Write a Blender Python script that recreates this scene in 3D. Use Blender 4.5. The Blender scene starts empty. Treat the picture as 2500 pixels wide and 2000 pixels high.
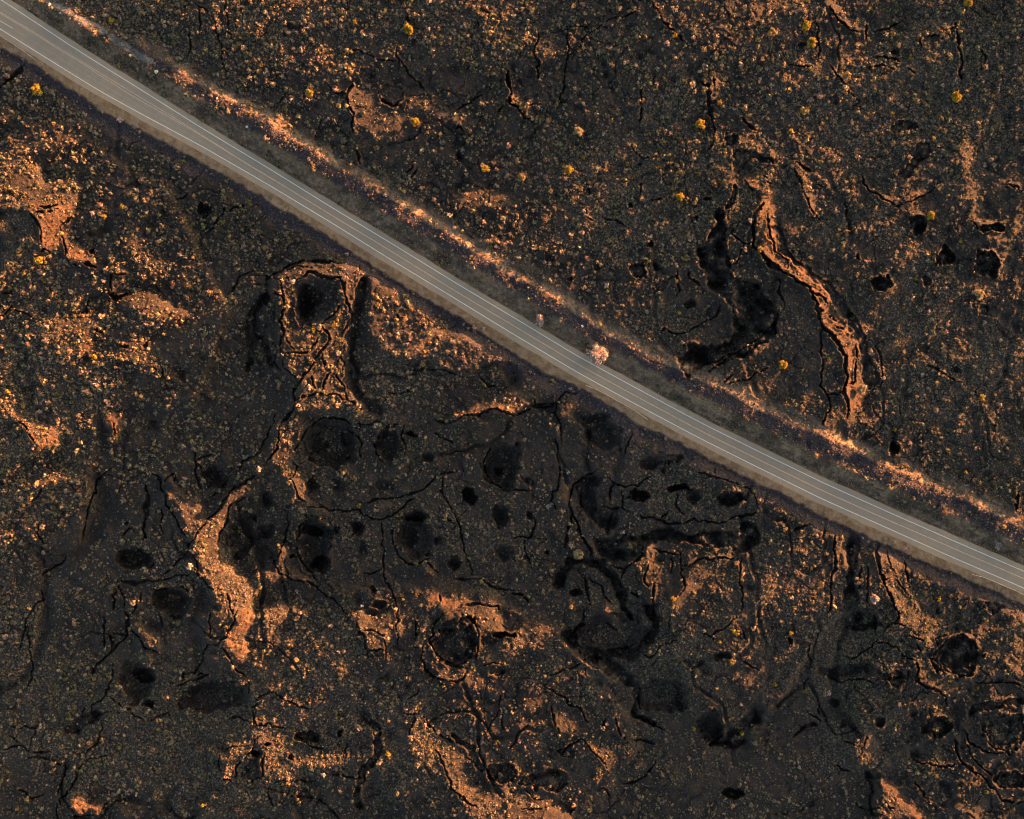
import bpy, math, random
import numpy as np
from mathutils import Vector
rng = np.random.default_rng(7)
random.seed(7)
scene = bpy.context.scene
COL = scene.collection

# ---------------------------------------------------------------- survey data (tile row/col, then points inside that tile)
RELIEF = """
00 .8 P 0,1290 180,1260 330,1400 380,1550 560,1470 690,1540 620,1725 0,1725
00 .5 P 0,900 350,1000 700,1000 640,1250 300,1250 0,1290
00 .8 S 34 560,60 650,110
00 .8 S 34 1080,340 1190,410
00 .8 S 34 890,230 1000,290
00 .8 S 34 1250,460 1320,500
00 .55 S 60 700,250 850,370 1150,520 1290,560
00 .55 S 50 0,330 150,410
01 .85 P 770,750 830,730 1040,760 1050,850 1180,900 1200,1040 1100,1110 1010,1180 960,1100 830,1030 770,850
01 .8 P 1340,740 1460,760 1540,830 1600,880 1730,870 1810,940 1790,1010 1650,1010 1440,940 1340,900 1250,810
01 .6 P 820,470 950,470 960,540 850,590 650,560 570,540 560,500
01 .6 S 60 390,640 480,680
01 .7 S 50 200,1010 250,870 330,820
01 .9 P 0,940 180,950 330,960 340,1080 310,1150 200,1100 0,990
01 .6 P 1340,1200 1500,1210 1580,1240 1400,1310
01 .7 S 60 1280,980 1350,1020
01 .75 P 1720,1590 1800,1540 2000,1570 2156,1600 2156,1725 1730,1725
01 .6 S 40 1890,1370 2080,1400
01 .8 P 2020,690 2080,690 2090,800 2040,830
01 .6 S 60 1880,0 1960,20
01 .6 S 50 1870,110 1940,140
01 .7 S 60 1180,400 1250,460
01 .6 S 40 1230,420 1270,290
01 .5 P 1980,20 2156,0 2156,500 2060,300
02 .65 P 80,250 330,230 360,380 400,440 330,500 330,620 320,720 260,690 300,560 200,450 100,380
02 1 P 20,720 80,750 140,860 210,990 180,1000 110,900 20,820
02 .6 P 500,240 620,250 560,380 510,390
02 1 P 1220,0 1280,40 1340,230 1320,250 1260,130
02 .65 P 1340,20 2156,0 2156,200 2060,220 2100,420 1950,600 1800,500 1560,320 1380,260
02 .5 S 60 1300,330 1480,370
02 .75 S 60 1640,640 1740,760 1750,900 1720,1020 1720,1230
02 .65 S 60 1900,700 1990,850 2000,960 2060,1020
02 .85 P 1900,1080 2050,1070 2110,1180 2010,1240 1920,1180
02 .7 P 1650,1260 1760,1210 1850,1300 1880,1450 1800,1450 1700,1400
02 .5 S 40 1150,840 1280,860 1340,950
02 1 P 1940,1460 2040,1440 2156,1480 2156,1725 2100,1725 2060,1600 1980,1530
02 .5 P 0,1350 320,1300 330,1725 0,1725
02 .4 P 760,560 1560,560 1500,800 1050,800
03 .7 P 0,0 540,0 600,40 520,150 300,160 120,250 0,200
03 .95 S 70 570,20 640,110 720,200 800,210 830,320
03 .55 P 520,160 700,250 840,360 880,480 700,560 500,400
03 .8 S 50 880,520 1110,540
03 .7 S 60 640,590 750,660
03 .5 P 700,560 1300,620 1420,900 1380,1000 1030,1010 800,900 720,700
03 .65 P 1130,880 1400,880 1300,960 1150,1040
03 .7 S 60 1630,200 1640,250
03 .5 P 1960,150 2100,250 2156,300 2156,700 2000,600 1880,500
03 .5 P 1870,750 2156,700 2156,1120 1900,1050
03 .95 S 80 1680,1190 1690,1300 1700,1450 1720,1550 1770,1700
03 .75 P 240,1130 500,1240 650,1260 740,1330 830,1430 880,1550 780,1650 700,1600 600,1450 500,1300
03 .85 S 60 860,1560 960,1620 1100,1700
03 1 P 1190,1620 1270,1580 1350,1570 1340,1620 1200,1650
03 .95 S 80 270,1350 350,1500 390,1725
03 1 P 0,1440 90,1520 110,1725 0,1725
10 1 P 220,0 320,20 500,40 580,20 570,150 600,340 700,400 780,490 680,520 560,480 540,400 330,380 320,180 230,90
10 .7 P 0,130 70,180 80,300 0,300
10 .55 P 600,30 1000,20 1010,90 850,150 650,270 600,180
10 .6 P 1070,80 1210,90 1200,180 1120,150
10 .85 P 1040,300 1130,260 1240,370 1360,500 1450,550 1250,560 1120,470 1060,400
10 .8 P 860,420 1030,530 1040,720 940,720 930,540
10 .8 P 680,540 800,570 790,600 700,590
10 .95 P 1030,800 1190,740 1260,760 1400,860 1440,900 1600,930 1600,960 1500,960 1420,940 1250,930 1060,870
10 .7 P 1540,980 1640,1060 1600,1130 1560,1050
10 .7 P 1520,760 1600,760 1590,860 1540,820
10 .6 S 40 1740,1050 1770,1090
10 .7 P 0,450 100,500 150,600 60,720 0,720
10 .6 P 160,680 280,700 260,800 150,780
10 .8 P 120,850 280,840 320,920 480,930 700,950 790,1000 770,1100 720,1260 640,1330 520,1290 460,1200 340,1150 290,980 180,920
10 .8 P 390,770 460,820 600,830 700,760 720,880 640,930 560,860 400,860
10 1 S 50 700,1130 740,1180 710,1260
10 .75 P 1060,1160 1300,1150 1370,1250 1340,1320 1280,1340 1200,1340 1000,1320 900,1330 980,1260 1100,1220
10 .95 S 50 1240,1360 1340,1410 1410,1470
10 .6 P 700,1480 860,1430 880,1560 780,1560
10 .75 P 0,1130 80,1150 90,1350 60,1480 0,1500
10 .7 P 0,1550 100,1580 210,1720 0,1725
10 .6 S 40 1070,1580 1170,1620
10 .4 S 60 1010,1050 1080,1100
11 .9 P 170,600 280,550 420,510 560,530 720,520 840,470 900,490 960,540 950,600 880,640 870,740 820,880 790,1050 760,1200 740,1330 740,1450 790,1550 830,1650 870,1690 700,1725 350,1725 360,1500 250,1350 230,1250 200,1100 210,900 150,700
11 .15 P 340,680 600,640 700,680 700,800 620,960 540,1000 400,1020 340,900
11 .5 P 260,1040 640,1000 600,1200 420,1260 270,1250
11 .66 P 960,590 1050,580 1200,650 1300,750 1400,800 1380,880 1440,1020 1600,1120 1760,1120 1900,1130 2156,1240 2156,1300 1900,1350 1700,1450 1400,1300 1200,1300 1050,1250 930,1100 940,700
11 .9 S 80 980,590 1060,590 1200,670 1330,780 1390,900 1440,1020 1560,1120 1740,1130 1880,1110 2100,1230
11 .45 P 1450,30 2156,0 2156,300 1900,300 1700,200
11 .9 P 1860,1700 2050,1600 2156,1580 2156,1725
12 1 P 2050,0 2156,0 2156,430 2050,200
12 .9 P 640,80 740,110 740,160 680,170
12 .7 S 50 860,140 910,160 1030,200
12 .5 P 1280,240 1500,200 1560,300 1520,450 1310,400
12 .58 P 790,650 1100,620 1130,760 1250,900 1200,1000 900,1050 760,850
12 .48 P 0,0 350,100 330,420 0,400
12 .65 P 1650,1340 1800,1290 2000,1180 2156,1150 2156,1725 1800,1560 1690,1450
12 .8 P 0,1220 150,1290 140,1350 0,1330
12 .7 P 140,1500 300,1470 380,1450 400,1500 310,1580 200,1720 0,1725 0,1620
12 .7 P 520,1520 590,1550 540,1600
12 .7 P 440,1660 520,1640 480,1725
13 .55 P 240,700 390,740 470,1000 500,1300 490,1500 560,1725 0,1725 0,1250 250,1180 230,900
13 .65 P 510,1060 610,1130 690,1260 680,1725 560,1600 500,1500
13 1 P 0,0 100,0 120,250 160,400 250,500 360,560 460,610 530,700 560,800 620,920 680,1040 760,1130 820,1250 820,1400 800,1500 870,1530 830,1620 790,1725 690,1725 690,1250 610,1120 520,1040 470,900 390,730 230,610 100,520 30,420 0,380
13 .75 S 50 390,0 420,90 480,170 520,220 510,300
13 .55 P 720,0 1300,20 1330,100 1200,150 1150,260 900,300 720,180
13 .55 P 550,350 1000,300 1380,350 1420,700 1300,900 1200,1100 900,900 700,600
13 .7 P 1340,560 1720,620 1900,700 1860,790 1700,740 1450,640
13 .95 S 90 1760,0 1750,120 1800,210 1900,290 1980,340
13 .9 S 50 2000,380 1990,520 1970,620
13 .7 S 40 1980,180 2130,160
13 .5 P 860,1250 1300,1000 1500,1100 1400,1300 1450,1450 1200,1725 950,1725 960,1450
13 .7 S 50 1270,1280 1350,1350 1480,1450 1690,1520
20 1 P 20,0 120,20 220,90 330,140 490,180 500,260 490,400 430,330 350,370 280,340 260,240 160,150 80,100
20 1 P 870,70 1000,70 990,180 980,260 940,320 910,300 920,200 870,150
20 1 P 300,620 440,550 580,560 610,580 600,640 440,660 300,660
20 .75 P 30,860 120,790 120,830 60,920 60,1100 0,1140 0,1000
20 .85 P 200,940 280,880 320,960 310,1110 240,1100 210,1020
20 .92 P 1360,690 1440,700 1500,760 1620,790 1680,950 1700,960 1800,830 1900,720 2000,650 2070,700 1900,820 1850,900 1850,1000 1800,1110 1820,1210 1890,1330 2030,1410 2110,1500 2090,1725 1830,1725 1770,1550 1660,1400 1640,1300 1570,1210 1590,1130 1500,1000 1470,850 1380,760
20 .6 S 50 1380,600 1440,660
20 .7 S 60 1540,1310 1610,1390
20 .7 P 1030,1600 1080,1600 1150,1540 1140,1640 1060,1700
20 .6 P 2090,440 2156,430 2156,540 2110,540
20 .5 S 40 1450,1110 1510,1140
21 .75 P 150,160 330,100 400,150 330,330 300,420 290,480 360,540 400,620 420,760 450,900 330,970 310,800 310,680 240,600 220,500 130,400 180,260
21 .95 S 60 270,300 280,420 250,560 330,600 380,650 340,780 420,800
21 .55 P 0,380 200,400 200,480 0,540
21 .7 P 440,840 600,850 640,900 520,920
21 .85 P 200,1150 270,1170 300,1250 250,1290 290,1400 430,1420 460,1440 420,1480 250,1430 120,1480 50,1370 150,1330 180,1240
21 .7 P 60,1620 330,1640 470,1690 400,1725 50,1725
21 .55 P 0,1250 100,1400 30,1560 0,1560
21 .7 P 1640,100 1780,90 1890,120 1900,200 1750,160
21 1 P 1590,120 1700,70 1830,10 2156,0 2156,80 1900,60 1780,90 1640,130
21 .8 P 740,0 880,0 890,110 830,90
21 .6 S 50 970,150 1020,180
21 .35 P 900,780 1100,790 1150,850 1080,930 950,850
21 .85 P 1390,1310 1430,1310 1480,1370 1420,1400
21 1 P 1450,1570 1510,1560 1700,1640 1690,1690 1540,1690 1500,1620 1420,1670
21 .75 S 50 1560,1580 1750,1620 1900,1650
21 .75 S 50 1750,1680 2000,1715
22 .95 P 0,0 200,0 100,40 0,60
22 .8 P 400,0 530,0 520,100 490,170 440,110 390,40
22 .75 P 310,120 410,180 420,290 340,240
22 .4 P 370,720 500,700 500,840 400,850
22 .65 P 1450,1310 1560,1270 1700,1240 1900,1240 1920,1420 1920,1725 1350,1725 1380,1560 1480,1450
22 .7 P 1340,1560 1390,1580 1370,1680 1340,1680
22 .5 P 2050,1140 2156,1150 2156,1725 1930,1725 1940,1250
22 1 S 40 800,1660 870,1770 900,1810
22 .6 S 40 500,1640 540,1680
22 .6 S 40 670,1620 700,1650
23 .6 P 0,0 540,0 530,150 640,250 700,320 600,330 400,200 0,120
23 .85 P 600,0 790,0 780,150 740,290 690,200
23 .62 P 450,1000 560,960 620,1060 590,1200 580,1400 550,1725 0,1725 0,1500 100,1200 300,1080
23 .9 S 70 630,1090 640,1250 635,1400 610,1550
23 .92 P 970,1160 1030,1150 1050,1300 1080,1180 1120,1180 1150,1270 1190,1400 1210,1530 1280,1600 1350,1725 1150,1725 1080,1570 1010,1450 1050,1390 990,1330 960,1250
23 .95 S 36 1300,1270 1400,1310 1540,1380 1600,1460
23 .6 P 1420,1400 1600,1440 1600,1500 1450,1500
23 .42 P 950,0 2156,0 2156,400 1600,500 1200,350 950,150
23 .7 P 2020,390 2156,420 2130,480 2050,450
23 .45 P 1880,570 2156,620 2100,900 1880,850
23 .35 P 1400,1500 2156,1650 2156,1725 1300,1725
23 .55 S 40 1730,1390 1900,1430 2156,1560
30 .95 P 1090,50 1140,110 1230,200 1320,330 1220,320 1130,200
30 .8 S 40 1160,370 1230,390
30 .7 S 40 890,140 940,150
30 .6 P 980,60 1050,40 1040,110
30 .8 P 1740,0 1920,0 1940,70 1900,110 1760,60
30 1 P 1960,0 2080,0 2070,100 2000,230 2040,310 1980,430 1940,370 1850,300 1880,200 1960,120
30 .6 S 50 1700,220 1740,250
30 .5 S 60 1720,400 1880,430
30 .9 S 36 1790,530 1830,560
30 .8 S 36 1890,510 1940,530
30 .95 P 1870,1090 1960,1070 2060,1110 2060,1150 1970,1200 1900,1180 1870,1120
30 .95 P 1840,1280 1950,1290 1940,1390 1880,1390 1830,1330
30 .5 P 1560,1150 1640,1130 1640,1230 1590,1210
30 .65 S 60 1720,1150 1850,1230
30 1 P 570,1540 680,1530 700,1600 840,1600 840,1640 790,1710 730,1640 640,1690 600,1630
30 .7 P 980,1600 1050,1700 1030,1725 990,1725
30 .6 S 50 1630,1600 1690,1620
31 .8 P 130,0 320,20 330,80 250,100 170,60
31 .7 P 210,160 330,170 340,290 250,290
31 .7 P 480,300 600,240 630,360 720,400 780,480 720,540 620,470 520,370
31 .85 P 790,0 1000,60 1180,20 1200,100 1120,220 1080,250 1070,350 920,320 930,240 870,180 830,100
31 .92 S 110 1400,260 1430,340 1480,440 1560,520 1640,560 1760,540 1850,590
31 .8 P 1700,620 1860,560 1880,500 1850,650 1780,660
31 .6 S 50 1400,70 1410,230
31 .8 P 1830,0 2000,0 2030,130 1950,220 1880,150
31 .75 P 1860,300 1950,300 1930,400 1870,400
31 .75 P 1980,270 2156,290 2156,380 2050,420
31 .9 P 100,620 230,620 230,670 150,650
31 .5 S 60 1050,640 1200,690
31 .85 P 1300,740 1370,740 1360,840 1310,820
31 .88 P 1340,880 1400,900 1480,1000 1560,1050 1650,1120 1750,1220 1740,1310 1780,1400 1900,1500 2156,1580 2156,1725 1850,1725 1700,1560 1600,1400 1400,1290 1350,1180 1270,1130 1310,980
31 .82 P 50,1040 280,1040 340,1100 420,1170 560,1180 650,1120 740,1170 730,1290 560,1290 330,1300 320,1400 110,1420 90,1250 60,1130
31 .55 P 140,1420 420,1400 330,1520 340,1600 160,1560
31 .9 S 40 300,1660 330,1725
31 .7 S 50 540,1350 600,1390
32 .72 P 100,150 300,130 460,120 420,240 330,330 430,420 520,470 430,500 280,360 150,300 0,350 0,250
32 .57 P 1350,0 2156,0 2156,600 1950,480 1800,300 1650,340 1400,250 1380,120
32 .52 P 1060,330 1250,260 1700,260 1800,400 1600,420 1300,400 1080,360
32 .8 S 25 430,480 650,450
32 .7 P 100,560 280,560 300,760 180,860 100,800
32 .8 S 40 370,740 430,770
32 .88 P 370,850 480,800 570,900 570,1010 420,1010
32 .7 P 200,880 350,960 350,1010 280,1010
32 .82 P 640,1080 760,1100 940,1220 930,1290 820,1330 740,1240
32 .6 S 40 1060,1280 1110,1300
32 .35 P 1400,420 2156,600 2000,800 1850,1000 1500,820
32 .88 P 0,1520 120,1530 130,1490 320,1540 350,1610 250,1640 0,1640
32 .88 P 0,1640 370,1610 530,1650 540,1725 0,1725
33 .87 P 1090,60 1200,0 1450,60 1530,200 1440,220 1410,330 1340,300 1220,150
33 .52 P 0,0 300,0 500,50 280,350 200,500 120,640 0,650
33 .82 P 1280,380 1400,420 1470,510 1600,560 1620,680 1530,720 1400,640 1310,560
33 .62 P 1600,60 2156,130 2156,560 1800,540 1810,350 1700,150
33 .88 P 750,1100 850,1000 920,1060 960,1130 890,1170 920,1240 900,1330 800,1280 770,1200
33 .88 P 950,1400 1060,1420 1180,1560 1300,1680 1340,1725 950,1725 930,1620 1010,1540
33 1 S 60 980,1420 1080,1490 1170,1590 1290,1690
33 .7 P 1450,1220 1570,1190 1590,1260 1480,1280
33 .8 S 50 1640,1310 1780,1420 1900,1500 1970,1580 2000,1620
33 .85 S 40 1900,1400 1990,1540 2156,1560
33 .92 P 1560,1620 1620,1590 1780,1620 1880,1725 1680,1725
"""
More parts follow.
